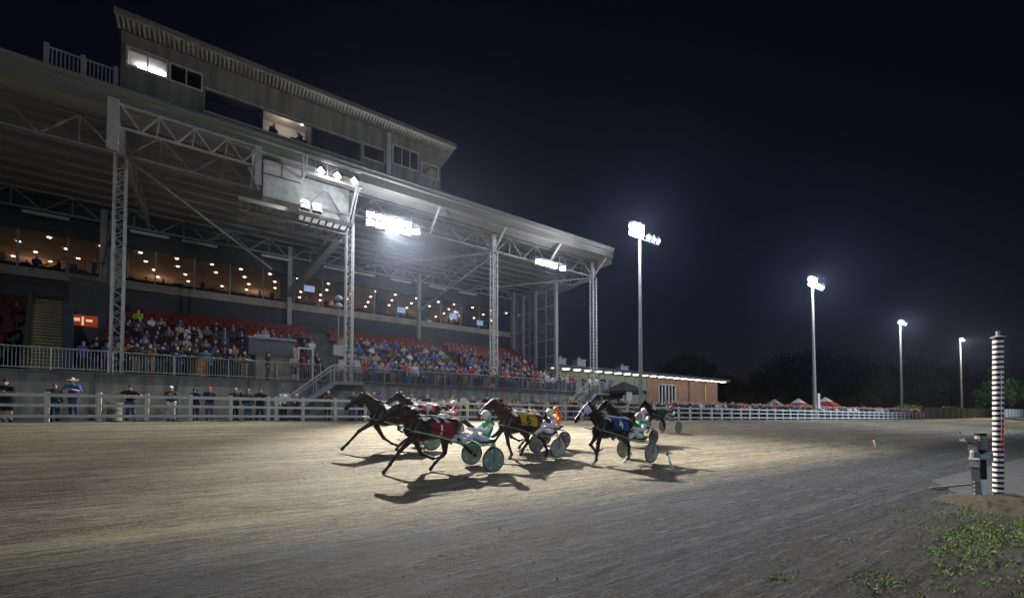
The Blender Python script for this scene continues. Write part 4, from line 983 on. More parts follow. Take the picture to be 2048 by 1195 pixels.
def person_near(loc, rz, pose, top, legs_c, hair, hairc, label, group, style='long', sleeve='l', fem=False, sc=1., skin=0, hair_name=None):
    pp = person_parts(pose, (style, hair, sleeve), fem); key = (pose, style, hair, sleeve, fem)
    t = thing('person', label, 'person', loc, rz, group); t.scale = (sc, sc, sc)
    for part, m in (('body', SKIN[skin]), ('jacket', CL[top]), ('trousers', CL[legs_c]), ('shoe', M_SHOE), ('shoe2', M_SHOE), ('hair', HAIRC[hairc])):
        nm = {'hair': {'cap': 'cap', 'hat': 'hat', 'helmet': 'helmet', 'hood': 'hood'}.get(hair, 'hair'), 'jacket': 'shirt' if sleeve == 's' else 'jacket', 'trousers': 'trousers' if style == 'long' else 'shorts'}.get(part, part)
        nm = 'shoe' if part == 'shoe2' else nm
        kk = (pose, fem) if part in ('shoe', 'shoe2') else key
        o = link(nm, part_mesh(kk, part, pp[part], m), t); setm(o, m)
    return t
# compact one-mesh people for the distance: skin, top, legs, hair in one body
FCACHE = {}
def far_mesh(pose, hair='short', fem=False, res=.042):
    k = (pose, hair, fem, res)
    if k in FCACHE: return FCACHE[k]
    s, torso, arms, hands, head, legs, hips, shoes = person_caps(pose, fem); h = s['head']
    hands = [c for c in hands if c[2] > .02]
    V, F = surface(grow(torso+arms, .016)+hands+head[:3]+grow(hips+legs, .012)+shoes, res, .03)
    c = V[F].mean(1); mi = np.ones(len(F), int)
    def near(caps, ex): 
        m = np.zeros(len(c), bool)
        for q in caps:
            a, b_ = np.array(q[0]), np.array(q[1]); ba = b_-a; t = np.clip(((c-a)@ba)/max(1e-9, ba@ba), 0, 1); d = np.linalg.norm(c-a-t[:, None]*ba, axis=1); m |= d < (q[2]+(q[3]-q[2])*t)*1.25+ex
        return m
    mi[near(grow(hips, -.03)+legs, .03) & ~near(torso[:3], .0)] = 2
    mi[near(hands, .0)] = 0
    hd = near(head[:2], .02); mi[hd] = 0
    mi[hd & ((c[:, 2] > h[2]+.085) | ((c[:, 1] > h[1]+.06) & (c[:, 2] > h[2]-(.06 if hair == 'short' else .12))))] = 3
    me = npmesh('person', V, F, [SKIN[0], CL['black'], CL['denim'], HAIRC['dark']], mi); FCACHE[k] = me; return me
def person_far(loc, rz, pose, top, legs_c, hairc, label, group, fem=False, sc=1., skin=0):
    o = link('person', far_mesh(pose, 'long' if fem else 'short', fem), None, loc); o.rotation_euler = (0, 0, rz); o.scale = (sc, sc, sc)
    for i, m in enumerate((SKIN[skin], CL[top], CL[legs_c], HAIRC[hairc])):
        o.material_slots[i].link = 'OBJECT'; o.material_slots[i].material = m
    return tag(o, label, 'person', group)

# ================================================================ horses
HP = {
 'reach': dict(fore=([(.60, 1.0), (.70, .86), (1.02, .56), (1.28, .22), (1.42, .06)], [(.55, 1.0), (.48, .82), (.30, .42), (-.06, .27), (-.22, .30)]),
               hind=([(-.5, 1.2), (-.30, .86), (-.30, .44), (-.02, .20), (.10, .06)], [(-.55, 1.2), (-.52, .90), (-1.0, .70), (-1.28, .42), (-1.44, .32)]), head=(1.05, 1.77, 1.50, 1.37), lift=.02),
 'stride': dict(fore=([(.62, 1.02), (.82, .92), (1.24, .66), (1.60, .26), (1.74, .13)], [(.55, 1.0), (.60, .80), (.36, .40), (.06, .19), (-.08, .14)]),
               hind=([(-.52, 1.2), (-.42, .85), (-.52, .45), (-.18, .2), (-.04, .05)], [(-.55, 1.2), (-.60, .9), (-1.05, .66), (-1.3, .36), (-1.44, .26)]), head=(1.10, 1.84, 1.62, 1.42), lift=.02),
 'trot': dict(fore=([(.62, 1.02), (.72, .88), (.82, .52), (.88, .15), (.99, .04)], [(.58, 1.02), (.66, .84), (.86, .62), (.62, .36), (.40, .44)]),
              hind=([(-.55, 1.2), (-.36, .86), (-.66, .48), (-.62, .15), (-.46, .04)], [(-.55, 1.2), (-.55, .9), (-1.0, .70), (-.94, .40), (-1.06, .27)]), head=(1.08, 1.88, 1.60, 1.40), lift=0),
 'gather': dict(fore=([(.60, 1.0), (.66, .85), (.60, .48), (.46, .14), (.52, .04)], [(.60, 1.0), (.74, .90), (1.06, .70), (1.02, .36), (.88, .28)]),
               hind=([(-.52, 1.2), (-.46, .88), (-.86, .55), (-1.02, .2), (-.98, .05)], [(-.52, 1.2), (-.28, .86), (-.42, .48), (-.20, .24), (-.14, .12)]), head=(1.10, 1.86, 1.60, 1.42), lift=0),
}
def horse_caps(p):
    P = HP[p]; C_ = []
    B = lambda a, b, ra, rb, w=.8: C_.append((a, b, ra, rb, (1, w, 1)))
    B((-.40, 0, 1.16), (.38, 0, 1.13), .295, .335, .82); B((-.62, 0, 1.22), (-.48, 0, 1.20), .27, .28, .92)
    B((.40, 0, 1.12), (.68, 0, 1.10), .30, .19, .80); B((.15, 0, 1.40), (.50, 0, 1.45), .09, .095, .6); B((-.80, 0, 1.28), (-.70, 0, 1.24), .14, .2, 1)
    px, pz, mx, mz = P['head']
    B((.52, 0, 1.26), (.76, 0, 1.48), .25, .195, .60); B((.76, 0, 1.48), (px-.06, 0, pz-.09), .195, .135, .52)
    hx = lambda t: px+(mx-px)*t; hz = lambda t: pz+(mz-pz)*t
    B((px-.02, 0, pz-.03), (hx(.5), 0, hz(.5)), .115, .095, .70); B((hx(.5), 0, hz(.5)), (mx, 0, mz), .092, .068, .75); B((hx(.2)-.07, 0, hz(.2)-.075), (hx(.52)-.04, 0, hz(.52)-.05), .118, .065, .58)
    B((mx-.01, 0, mz-.02), (mx+.02, 0, mz-.05), .06, .05, .85)
    for s in (-1, 1):
        C_.append(((px-.03, s*.055, pz+.05), (px-.06, s*.075, pz+.19), .034, .008, (1, .7, 1)))
        C_.append(((.46, s*.12, 1.30), (.62, s*.13, 1.02), .15, .13)); C_.append(((-.60, s*.12, 1.24), (-.44, s*.14, .98), .21, .15))
    for kind, y0 in (('fore', .135), ('hind', .15)):
        for i, L_ in enumerate(P[kind]):
            y = y0*(1 if i == 0 else -1)          # first of each pair is the leg nearer the photographer
            q = [(a, y, z) for a, z in L_]
            if kind == 'fore': rr = [(.12, .095), (.088, .055), (.052, .040), (.043, .040)]
            else: rr = [(.18, .14), (.13, .066), (.058, .043), (.046, .041)]
            for j in range(4): C_.append((q[j], q[j+1], rr[j][0], rr[j][1]))
            C_.append((q[2], q[2], .060, .060)); C_.append((q[3], q[3], .052, .052))
            d = np.array(q[4])-np.array(q[3]); d = d/np.linalg.norm(d); C_.append((q[4], tuple(np.array(q[4])+d*.05+np.array((0, 0, -.008))), .048, .058))
    return C_
HCACHE = {}
def horse_base(p):
    if p in HCACHE: return HCACHE[p]
    V, F = surface(horse_caps(p), .0225, .026); P = HP[p]
    c = V[F].mean(1); mi = np.zeros(len(F), int)
    for kind in ('fore', 'hind'):
        for i, L_ in enumerate(P[kind]):
            s = 1 if i == 0 else -1
            for j in (2, 3):
                a = np.array(L_[j]); b_ = np.array(L_[j+1]); ba = b_-a; xz = c[:, [0, 2]]
                t = np.clip(((xz-a)@ba)/(ba@ba), -.1, 1.4); d = np.linalg.norm(xz-a-t[:, None]*ba, axis=1)
                mi[(d < .1) & (c[:, 1]*s > .04)] = 1
                if j == 3:
                    t2 = ((xz-a)@ba)/(ba@ba); mi[(d < .1) & (c[:, 1]*s > .04) & (t2 > .75)] = 2
    px, pz, mx, mz = P['head']
    HCACHE[p] = (V, F, c, mi); return HCACHE[p]
def vnormals(V, F):
    n = np.zeros_like(V); a = np.cross(V[F[:, 2]]-V[F[:, 0]], V[F[:, 3]]-V[F[:, 1]])
    for k_ in range(4): np.add.at(n, F[:, k_], a)
    return n/np.maximum(1e-9, np.linalg.norm(n, axis=1))[:, None]
def patch(p, cond, off, name, m, parent, mi=None):
    V, F, c, _ = horse_base(p); N = vnormals(V, F); sel = cond(c); Fs = F[sel]
    u, inv = np.unique(Fs, return_inverse=True); Fs = inv.reshape(-1, 4)
    ms = None if mi is None else mi(c[sel])
    o = link(name, npmesh(name, V[u]+N[u]*off, Fs, m, ms), parent); return o
def text_mesh(body, size):
    cu = bpy.data.curves.new('txt', 'FONT'); cu.body = body; cu.size = size; cu.align_x = 'CENTER'; cu.align_y = 'CENTER'; cu.offset = size*.02
    o = bpy.data.objects.new('txt', cu); COL.objects.link(o); dg = bpy.context.evaluated_depsgraph_get()
    me = bpy.data.meshes.new_from_object(o.evaluated_get(dg)); bpy.data.objects.remove(o); bpy.data.curves.remove(cu)
    bm = bmesh.new(); bm.from_mesh(me); bmesh.ops.triangulate(bm, faces=bm.faces[:]); bmesh.ops.subdivide_edges(bm, edges=bm.edges[:], cuts=3, use_grid_fill=True); bm.to_mesh(me); bm.free(); return me
def coat(name, col): return mat(name, col, .5, .35, 1.6, 0, spec=.22)
M_POINT = mat('horse_black_points', (.012, .010, .009), .45, .2, 4); M_HOOF = mat('hoof_dark', (.03, .027, .024), .5, .2, 6); M_SOCK = mat('white_sock', (.55, .52, .48), .7, .15, 6)
M_MANE = mat('dark_mane', (.012, .010, .010), .55, .3, 14); M_LEATH = mat('harness_black', (.015, .015, .017), .35, .1, 6); M_STRAP = mat('harness_white', (.65, .64, .66), .45, .15, 6)
def horse(loc, p, label, coatm, cloth=None, num=None, numc=None, hood=None, sock=False, cloth2=None, lift=0, rz=math.pi):
    P = HP[p]; V, F, c, mi = horse_base(p)
    t = thing('horse', label, 'horse', (loc[0], loc[1], loc[2]+P['lift']+lift), rz, 'horses racing in harness')
    m3 = M_SOCK if sock else M_HOOF
    link('body', npmesh('body', V, F, [coatm, M_POINT, m3], mi), t)
    px, pz, mx, mz = P['head']
    # mane: crest plus blown locks
    b = MB(); r0 = random.Random(len(label))
    pts = [(.50, 1.56), (.62, 1.64), (.74, 1.69), (.86, 1.75), (.96, 1.82), (px-.02, pz+.10)]
    for i in range(70):
        q = r0.random(); k_ = min(4, int(q*5)); f_ = q*5-k_; x = pts[k_][0]+(pts[k_+1][0]-pts[k_][0])*f_; z = pts[k_][1]+(pts[k_+1][1]-pts[k_][1])*f_-.035
        y = r0.uniform(-.045, .045); l = r0.uniform(.09, .2)
        b.tube([(x, y, z-.03), (x-l*.55, y*1.6, z+l*.22), (x-l, y*2+r0.uniform(-.04, .04), z+l*r0.uniform(-.1, .3))], [.02, .016, .003], 5)
    for i in range(5): b.tube([(px-.02, r0.uniform(-.03, .03), pz+.08), (px+.06, r0.uniform(-.04, .04), pz+.04), (px+.12, r0.uniform(-.05, .05), pz-.08)], [.018, .016, .003], 5)
    b.build('mane', M_MANE, t, smooth=True, local=True)
    tc = [((-.86, 0, 1.36), (-1.02, 0, 1.34), .045, .06), ((-1.02, 0, 1.34), (-1.28, .03, 1.14), .065, .075), ((-1.28, .03, 1.14), (-1.48, .05, .86), .07, .035), ((-1.48, .05, .86), (-1.62, .06, .68), .035, .008), ((-1.2, 0, 1.2), (-1.5, -.05, .95), .05, .012)]
    tv, tf = surface(tc, .024, .03); link('tail', npmesh('tail', tv, tf, M_MANE), t)
    zl = .90 if num == '1' else 1.06
    if cloth:
        SCL = {k_: mat('saddlecloth_'+k_, c_, .8, .2, 7) for k_, c_ in dict(red=(.20, .014, .018), blue=(.025, .065, .20), yellow=(.40, .26, .03), green=(.03, .13, .06), pink=(.42, .08, .17), white=(.6, .6, .62)).items()}
        m_ = [SCL[cloth], CL[cloth2]] if cloth2 else SCL[cloth]
        if num == '1': patch(p, lambda c: (c[:, 0] > -.42) & (c[:, 0] < .12) & (c[:, 2] >= 1.31), .016, 'saddle_pad', [CL['black'], CL['lilac']], t, lambda q: (np.sin(q[:, 0]*23+np.abs(q[:, 1])*15) > .35).astype(int))
        patch(p, lambda c: (c[:, 0] > -.47) & (c[:, 0] < .17) & (c[:, 2] > zl+.10*(c[:, 0]+.1)) & (c[:, 2] < (1.31 if num == '1' else 9)), .014, 'saddlecloth', m_, t, (lambda q: (np.sin(q[:, 0]*17+q[:, 2]*9) > .25).astype(int)) if cloth2 else None)
    patch(p, lambda c: (c[:, 0] > .28) & (c[:, 0] < .36) & (np.abs(c[:, 1]) < .33) & (c[:, 2] > .7), .016, 'girth', M_LEATH, t)
    patch(p, lambda c: (c[:, 0] > .24) & (c[:, 0] < .40) & (c[:, 2] > 1.36), .02, 'saddle', M_STRAP if cloth else M_LEATH, t)
    patch(p, lambda c: (c[:, 0] > .36) & (np.abs(c[:, 2]-1.12-.1*(c[:, 0]-.5)) < .035) & (c[:, 0] < 1.0), .014, 'breast_collar', M_LEATH, t)
    # bridle straps (or a coloured hood, or highlights painted round the eye)
    ax_ = np.array((mx-px, mz-pz)); Lh = np.linalg.norm(ax_); ax_ = ax_/Lh
    def along(c): return (c[:, 0]-px)*ax_[0]+(c[:, 2]-pz)*ax_[1]
    def perp(c): return -(c[:, 0]-px)*ax_[1]+(c[:, 2]-pz)*ax_[0]
    inh = lambda c: (along(c) > -.06) & (np.abs(perp(c)) < .2) & (c[:, 0] > px-.14)
    if hood: patch(p, lambda c: inh(c) & (along(c) < (.30 if sock else .40)) & (along(c) > (.06 if sock else -.14)), .010, 'hood', hood, t)
    patch(p, lambda c: inh(c) & ((np.abs(along(c)-.42) < .022) | (np.abs(along(c)-.10) < .02) | ((np.abs(perp(c)+.01) < .022) & (along(c) > .08) & (along(c) < .58))), .013, 'bridle', M_STRAP if hood else M_LEATH, t)
    b = MB()
    for s in (-1, 1):
        b.tube([(px+ax_[0]*.55, s*.075, pz+ax_[1]*.55-.02), (.85, s*.17, 1.52), (.30, s*.24, 1.50), (-.45, s*.31, 1.40), (-1.02, s*.19, 1.20)], .010, 5)
        b.tube([(.3, s*.305, 1.2), (-.3, s*.31, 1.02), (-.85, s*.30, .98)], .014, 5)
    b.build('reins', M_LEATH, t, local=True)
    b = MB(); b.tube([(.2, .0, 1.54), (-.3, .0, 1.49), (-.6, .03, 1.51), (-.84, .05, 1.43)], .013, 5); b.build('back_strap', M_STRAP, t, smooth=True, local=True)
    if num:
        bvh = BVHTree.FromPolygons([tuple(v) for v in V], [tuple(f) for f in F])
        for s in (-1, 1):
            me = text_mesh(num, .40)
            for v in me.vertices:
                x = -.15+(v.co.x if s > 0 else -v.co.x)*-1; z = zl+.19+v.co.y
                hit = bvh.ray_cast(Vector((x, s*1.0, z)), Vector((0, -s, 0)))
                y = hit[0].y if hit[0] is not None else s*.26
                v.co = (x, y+s*.03, z)
            me.materials.clear(); me.materials.append(numc); me.update(); link('number', me, t)
    return t
# ---------------------------------------------------------------- sulkies
M_SCHR = mat('sulky_metal', (.5, .5, .52), .25, .1, 5, metal=.7); M_TYRE = mat('sulky_tyre', (.02, .02, .02), .7, .2, 5); M_PAD = mat('seat_pad_black', (.02, .02, .02), .5, .2, 5)
DISC = {n: mat('wheel_disc_'+n, c, .3, .12, 1.5, spec=.5, alpha=a) for n, c, a in (('green', (.16, .22, .19), 1), ('grey', (.22, .24, .26), 1), ('pale', (.45, .46, .48), .82), ('dark', (.07, .075, .08), 1))}
SCACHE = {}
def sulky(loc, label, disc, frame, rz=math.pi):
    t = thing('sulky', label, 'sulky', loc, rz, 'two wheeled racing sulkies')
    r = .345
    if disc not in SCACHE:
        w = MB(); w.lathe([(.03, -.035), (r-.03, -.012), (r-.03, .012), (.03, .035)], (0, 0, 0), 36, 'y'); w.lathe([(.035, -.07), (.035, .07)], (0, 0, 0), 10, 'y')
        ty = MB(); n = 40; m_ = 8; vs = []; fs = []
        for i in range(n):
            a = 2*math.pi*i/n
            for j in range(m_):
                q = 2*math.pi*j/m_; R_ = r-.018+.018*math.cos(q); vs.append((R_*math.cos(a), .018*math.sin(q), R_*math.sin(a)))
        for i in range(n):
            for j in range(m_): fs.append((i*m_+j, ((i+1) % n)*m_+j, ((i+1) % n)*m_+(j+1) % m_, i*m_+(j+1) % m_))
        ty.add(vs, fs)
        rf = MB(); rf.beam((.19, 0, 0), (.26, 0, 0), .052, .022, up=(0, 0, 1))
        SCACHE[disc] = (w.mesh('wheel', DISC[disc], smooth=False), ty.mesh('tyre', M_TYRE, smooth=True), rf.mesh('reflector', M_STRAP))
    for s in (-1, 1):
        w = link('wheel', SCACHE[disc][0], t, (0, s*.6, r)); w.rotation_euler = (0, .9*s+.3, 0)
        link('tyre', SCACHE[disc][1], w)
        for q in range(5): link('reflector', SCACHE[disc][2], w).rotation_euler = (0, 2*math.pi*q/5, 0)
    b = MB()
    for s in (-1, 1):
        b.tube([(0, s*.67, r), (0, s*.68, .62), (-.02, s*.63, .74), (-.04, s*.45, .78), (-.05, s*.15, .72)], .018, 8)
        b.tube([(0, s*.53, r), (0, s*.51, .60), (-.02, s*.50, .74)], .016, 8)
        b.beam((0, s*.66, r), (0, s*.54, r), .02)
    b.tube([(-.05, -.2, .72), (-.05, .2, .72)], .02, 8); b.tube([(-.02, -.5, .72), (.16, 0, .70), (-.02, .5, .72)], .016, 8)
    b.build('axle_frame', frame, t, smooth=True, local=True)
    b = MB()
    for s in (-1, 1): b.tube([(-.03, s*.5, .73), (.35, s*.47, .72), (.9, s*.42, .80), (1.5, s*.37, .98), (2.1, s*.33, 1.12), (2.25, s*.33, 1.13)], [.02, .02, .02, .018, .016, .012], 8)
    for s in (-1, 1): b.beam((.82, s*.44, .76), (.82, s*.32, .74), .03); b.beam((.82, s*.33, .74), (.90, s*.33, .86), .025)
    b.build('shafts', frame, t, smooth=True, local=True)
    b = MB(); b.prism([(-.24, .745), (.10, .735), (.12, .765), (.05, .79), (-.18, .80), (-.27, .86), (-.30, .85)], -.2, .2); b.build('seat', M_PAD, t, local=True)
    return t
BAY = coat('bay_coat', (.036, .018, .011)); BROWN = coat('brown_coat', (.022, .013, .010)); BLACK = coat('black_coat', (.016, .013, .013)); LBAY = coat('light_bay_coat', (.060, .029, .015))
M_HRED = mat('red_hood', (.45, .07, .07), .6, .2, 6); M_HGLINT = mat('pale_blue_highlight', (.45, .48, .62), .6, .2, 6); M_HWHT = mat('white_hood', (.6, .6, .62), .6, .2, 6)  # the pale blue one paints bluish highlights on a dark head
TEAMS = [ # axle x, y, horse offset, pose, horse label, coat, cloth, num, numcol, hood, sock, cloth2 | sulky label, disc, frame | driver: top, legs, helmet colour, label
 (6.1, 10.38, .12, 'reach', 'dark bay horse with red saddlecloth numbered 1, nearest the camera', BAY, 'red', '1', CL['white'], None, False, None, 'nearest sulky with solid green grey disc wheels and green frame', 'green', mat('green_frame', (.10, .30, .18), .35, .1, 5), 'emerald', 'lilac', 'white', 'driver in green and white silks and white helmet on the nearest sulky'),
 (6.15, 14.5, .3, 'stride', 'leading dark bay horse with white and navy saddlecloth, head by the white fence', BAY, 'white', None, None, None, False, 'navy', 'sulky of the leading horse, half hidden behind the red cloth horse', 'green', M_SCHR, 'black', 'white', 'white', 'driver in black silks half hidden behind the nearest horse'),
 (8.74, 17.6, 0, 'gather', 'black horse with pink saddlecloth behind the two leading horses', BLACK, 'pink', None, None, None, False, 'maroon', 'sulky behind the pink cloth horse, mostly hidden', 'grey', M_SCHR, 'red', 'white', 'white', 'driver in red vest and white sleeves beside the white fence'),
 (9.48, 11.64, .3, 'gather', 'bay horse with yellow saddlecloth numbered 6 in the middle of the field', LBAY, 'yellow', '6', CL['black'], None, False, None, 'sulky with dark grey disc wheels behind the yellow cloth horse', 'grey', M_SCHR, 'lilac', 'white', 'white', 'driver in purple and white silks behind the yellow cloth horse'),
 (11.3, 13.4, -.3, 'reach', 'horse in red hood tucked behind the yellow cloth horse', LBAY, 'white', None, None, M_HRED, False, 'maroon', 'sulky of the red hooded horse, one wheel showing', 'dark', M_SCHR, 'orange', 'white', 'orange', 'driver in orange silks and orange helmet'),
 (11.92, 9.72, .2, 'trot', 'dark brown horse with blue saddlecloth numbered 4 beside the white peg', BROWN, 'blue', '4', CL['white'], M_HGLINT, True, None, 'sulky with spotted grey disc wheels behind the blue cloth horse', 'grey', mat('green_frame', (.1, .3, .18)), 'emerald', 'white', 'grey', 'driver in bright green silks behind the blue cloth horse'),
 (16.5, 13.1, 0, 'stride', 'black horse hidden behind the blue cloth horse', BLACK, None, None, None, None, False, None, 'sulky hidden behind the blue cloth horse', 'dark', M_SCHR, 'navy', 'white', 'white', 'driver in navy and white silks behind the green silked driver'),
 (23.75, 16.7, 0, 'trot', 'last black horse trailing the field before the far crowd', BLACK, 'green', None, None, None, False, None, 'last sulky with pale disc wheels trailing the field', 'pale', M_SCHR, 'navy', 'lilac', 'grey', 'driver in navy silks on the last sulky'),
]
for (ax, ay, off, pose, hl, cm, cloth, num, nc, hood, sock, c2, slab, disc, fr, top, lg, hel, dlab) in TEAMS:
    g = gz(ax, ay)
    slope = (gz(ax, ay+.6)-gz(ax, ay-.6))/1.2
    s = sulky((ax, ay, g), slab, disc, fr); s.rotation_euler = (-math.atan(slope), 0, math.pi)
    dy = .4 if num == '1' else 0
    h_ = horse((ax-1.42+off, ay+dy, gz(ax-1.4, ay+dy)), pose, hl, cm, cloth, num, nc, hood, sock, c2)
    if dy: h_.scale = (.95, .95, .95)
    d = person_near((ax+.06, ay, g+.70), -math.pi/2, 'drive', top, lg, 'helmet', {'white': 'white', 'grey': 'grey', 'orange': 'orange'}[hel], dlab, 'sulky drivers', skin=0)
    if top in ('emerald', 'red', 'lilac', 'navy'):     # white sleeves
        sk = skel('drive'); ar = []
        for i, sx in ((0, 1), (1, -1)):
            sh_ = (sx*sk['sh'][0], sk['sh'][1], sk['sh'][2]); ar += [(lerp(sh_, sk['el'][i], .12), sk['el'][i], .078, .064), (sk['el'][i], sk['wr'][i], .064, .049)]
        key = 'drive_sleeves'
        if key not in MCACHE: MCACHE[key] = npmesh('sleeves', *surface(ar, .026, .02), CL['white'])
        link('sleeves', MCACHE[key], d)

# dirt flung up behind the hooves
b = MB(); rd = random.Random(5)
for (x, y) in ((6.0, 10.9), (9.6, 12.2), (6.3, 15.2), (12.3, 10.3), (10.0, 11.6)):
    for i in range(70):
        r_ = abs(rd.gauss(0, .28)); X = x+rd.uniform(-.1, .9)*r_*2; Y = y+rd.gauss(0, .2); Z = gz(X, Y)+abs(rd.gauss(0, .10)); s_ = rd.uniform(.004, .013)
        b.add([(X+s_*dx, Y+s_*dy, Z+s_*dz) for dx, dy, dz in ((1, 0, 0), (0, 1, 0), (-1, 0, 0), (0, -1, 0), (0, 0, 1.2), (0, 0, -1))], [(0, 1, 4), (1, 2, 4), (2, 3, 4), (3, 0, 4), (1, 0, 5), (2, 1, 5), (3, 2, 5), (0, 3, 5)])
o = b.build('dirt', mat('flung_sand', (.36, .31, .22), .95, .3, 8)); o['kind'] = 'stuff'
# ================================================================ spectators
CNT = {}
def crowd_label(desc, zone):
    """remembered so that every look-alike in one zone gets its own rank, counted from the left in the end"""
    CNT.setdefault((desc, zone), 0); CNT[(desc, zone)] += 1
PEOPLE = []   # (desc, zone, order key, builder)
def finish_people():
    tot = {}
    for d, z, k_, f in PEOPLE: tot.setdefault((d, z), []).append(k_)
    for v in tot.values(): v.sort()
    for d, z, k_, f in PEOPLE:
        v = tot[(d, z)]
        f(f'{d} {z}' if len(v) == 1 else f'{d} {z}, {ORD[v.index(k_)+1]} from left')
def at_px(x, Y):
    """world X of the photo column x on the line Y"""
    u_ = (x-1024)/850; c_, s_ = math.cos(YAW), math.sin(YAW); return Y*(c_+u_*s_)/(s_-u_*c_)
def fence_person(px, pose, top, legs_c, hair, hairc, desc, style='long', sleeve='l', fem=False, sc=1., raise_=0., skin=0, dy=.42, rz=0.):
    Y = 26.5
    for _ in range(4): X = at_px(px, Y); Y = yf(X)+dy
    PEOPLE.append((desc, 'at white fence', X, lambda lab: person_near((X, Y, gz(X, Y)+raise_), rz, pose, top, legs_c, hair, hairc, lab, 'spectators at the white fence', style, sleeve, fem, sc, skin)))
FP = [
 (14, 'lean', 'black', 'black', 'cap', 'black', 'person in dark top and shorts with black cap leaning', dict(style='short', sc=1.06)),
 (108, 'stand', 'black', 'denim', 'short', 'brown', 'person in black jacket and blue jeans standing', dict(sc=.98, rz=.5)),
 (146, 'lean', 'blue', 'denim', 'hat', 'straw', 'person in blue shirt and straw cowboy hat standing on the rail', dict(sleeve='s', raise_=.22)),
 (261, 'wide', 'black', 'denim', 'cap', 'black', 'person in black shirt and cap leaning with arms spread', dict(sleeve='s')),
 (342, 'clap', 'charcoal', 'white', 'cap', 'white', 'person in white trousers and white cap holding something', dict()),
 (390, 'lean', 'navy', 'charcoal', 'hood', 'navy', 'person in navy hooded top bending over', dict(sc=.97)),
 (419, 'fold', 'navy', 'denim', 'cap', 'red', 'person in red cap and navy jacket', dict()),
 (470, 'phone', 'black', 'black', 'short', 'grey', 'person in black with hand raised to the face', dict(rz=.5)),
 (496, 'stand', 'charcoal', 'denim', 'short', 'grey', 'grey haired person in charcoal sweater and jeans', dict(sc=.98)),
 (520, 'wide', 'black', 'black', 'short', 'dark', 'person in black jacket leaning with elbows out', dict(sc=1.02)),
 (567, 'phone', 'white', 'black', 'cap', 'black', 'person in white jacket and dark cap', dict(rz=.4)),
 (593, 'fold', 'navy', 'denim', 'short', 'white', 'short white haired person in navy top', dict(sc=.86)),
 (655, 'lean', 'brown', 'charcoal', 'cap', 'straw', 'person in brown jacket and straw hat', dict()),
 (704, 'lean', 'charcoal', 'denim', 'short', 'grey', 'person in charcoal coat behind the leading horse', dict()),
 (722, 'stand', 'black', 'black', 'short', 'dark', 'person in black behind the leading horse', dict(sc=.97)),
 (748, 'fold', 'purple', 'khaki', 'cap', 'white', 'bearded person in purple shirt and white cap', dict(sleeve='s')),
 (758, 'stand', 'purple', 'khaki', 'cap', 'navy', 'second purple shirted person, partly hidden,', dict(sc=1.0, dy=.95)),
 (800, 'phone', 'white', 'denim', 'cap', 'white', 'tall person in white shirt and white cap', dict(sleeve='s', sc=1.03)),
]
for (px, pose, top, lg, hair, hc, desc, kw) in FP: fence_person(px, pose, top, lg, hair, hc, desc, **kw)
rp = random.Random(21)
TOPS = ['black', 'black', 'navy', 'charcoal', 'grey', 'white', 'blue', 'brown', 'red', 'beige', 'charcoal', 'black', 'navy', 'white', 'denim', 'maroon', 'grey', 'pink', 'black', 'beige']
LEGS = ['denim', 'black', 'charcoal', 'khaki', 'denim', 'black']
px = 816
while px < 1180:
    pose = rp.choice(['lean', 'lean', 'fold', 'stand', 'clap', 'wide', 'lean']); fem = rp.random() < .45
    top = rp.choice(['white', 'white', 'beige', 'pink', 'grey', 'navy'] if px < 900 else TOPS); lg = rp.choice(LEGS); hair = 'long' if fem else rp.choice(['short', 'short', 'cap']); hc = rp.choice(['dark', 'brown', 'fair', 'grey', 'dark'] if hair != 'cap' else ['black', 'white', 'red', 'navy'])
    desc = f'person in {top} top and {lg} ' + ('trousers' if lg != 'denim' else 'jeans') + {'cap': ' and cap', 'long': ' with long hair'}.get(hair, '')
    fence_person(px, pose, top, lg.replace('jeans', 'denim'), hair, hc, desc, fem=fem, sc=rp.uniform(.88, 1.03)*(.95 if fem else 1), rz=rp.uniform(-.5, .5), skin=int(rp.random() < .2), dy=.42+rp.choice([0, 0, .5]))
    px += rp.uniform(8, 17)-px*.002
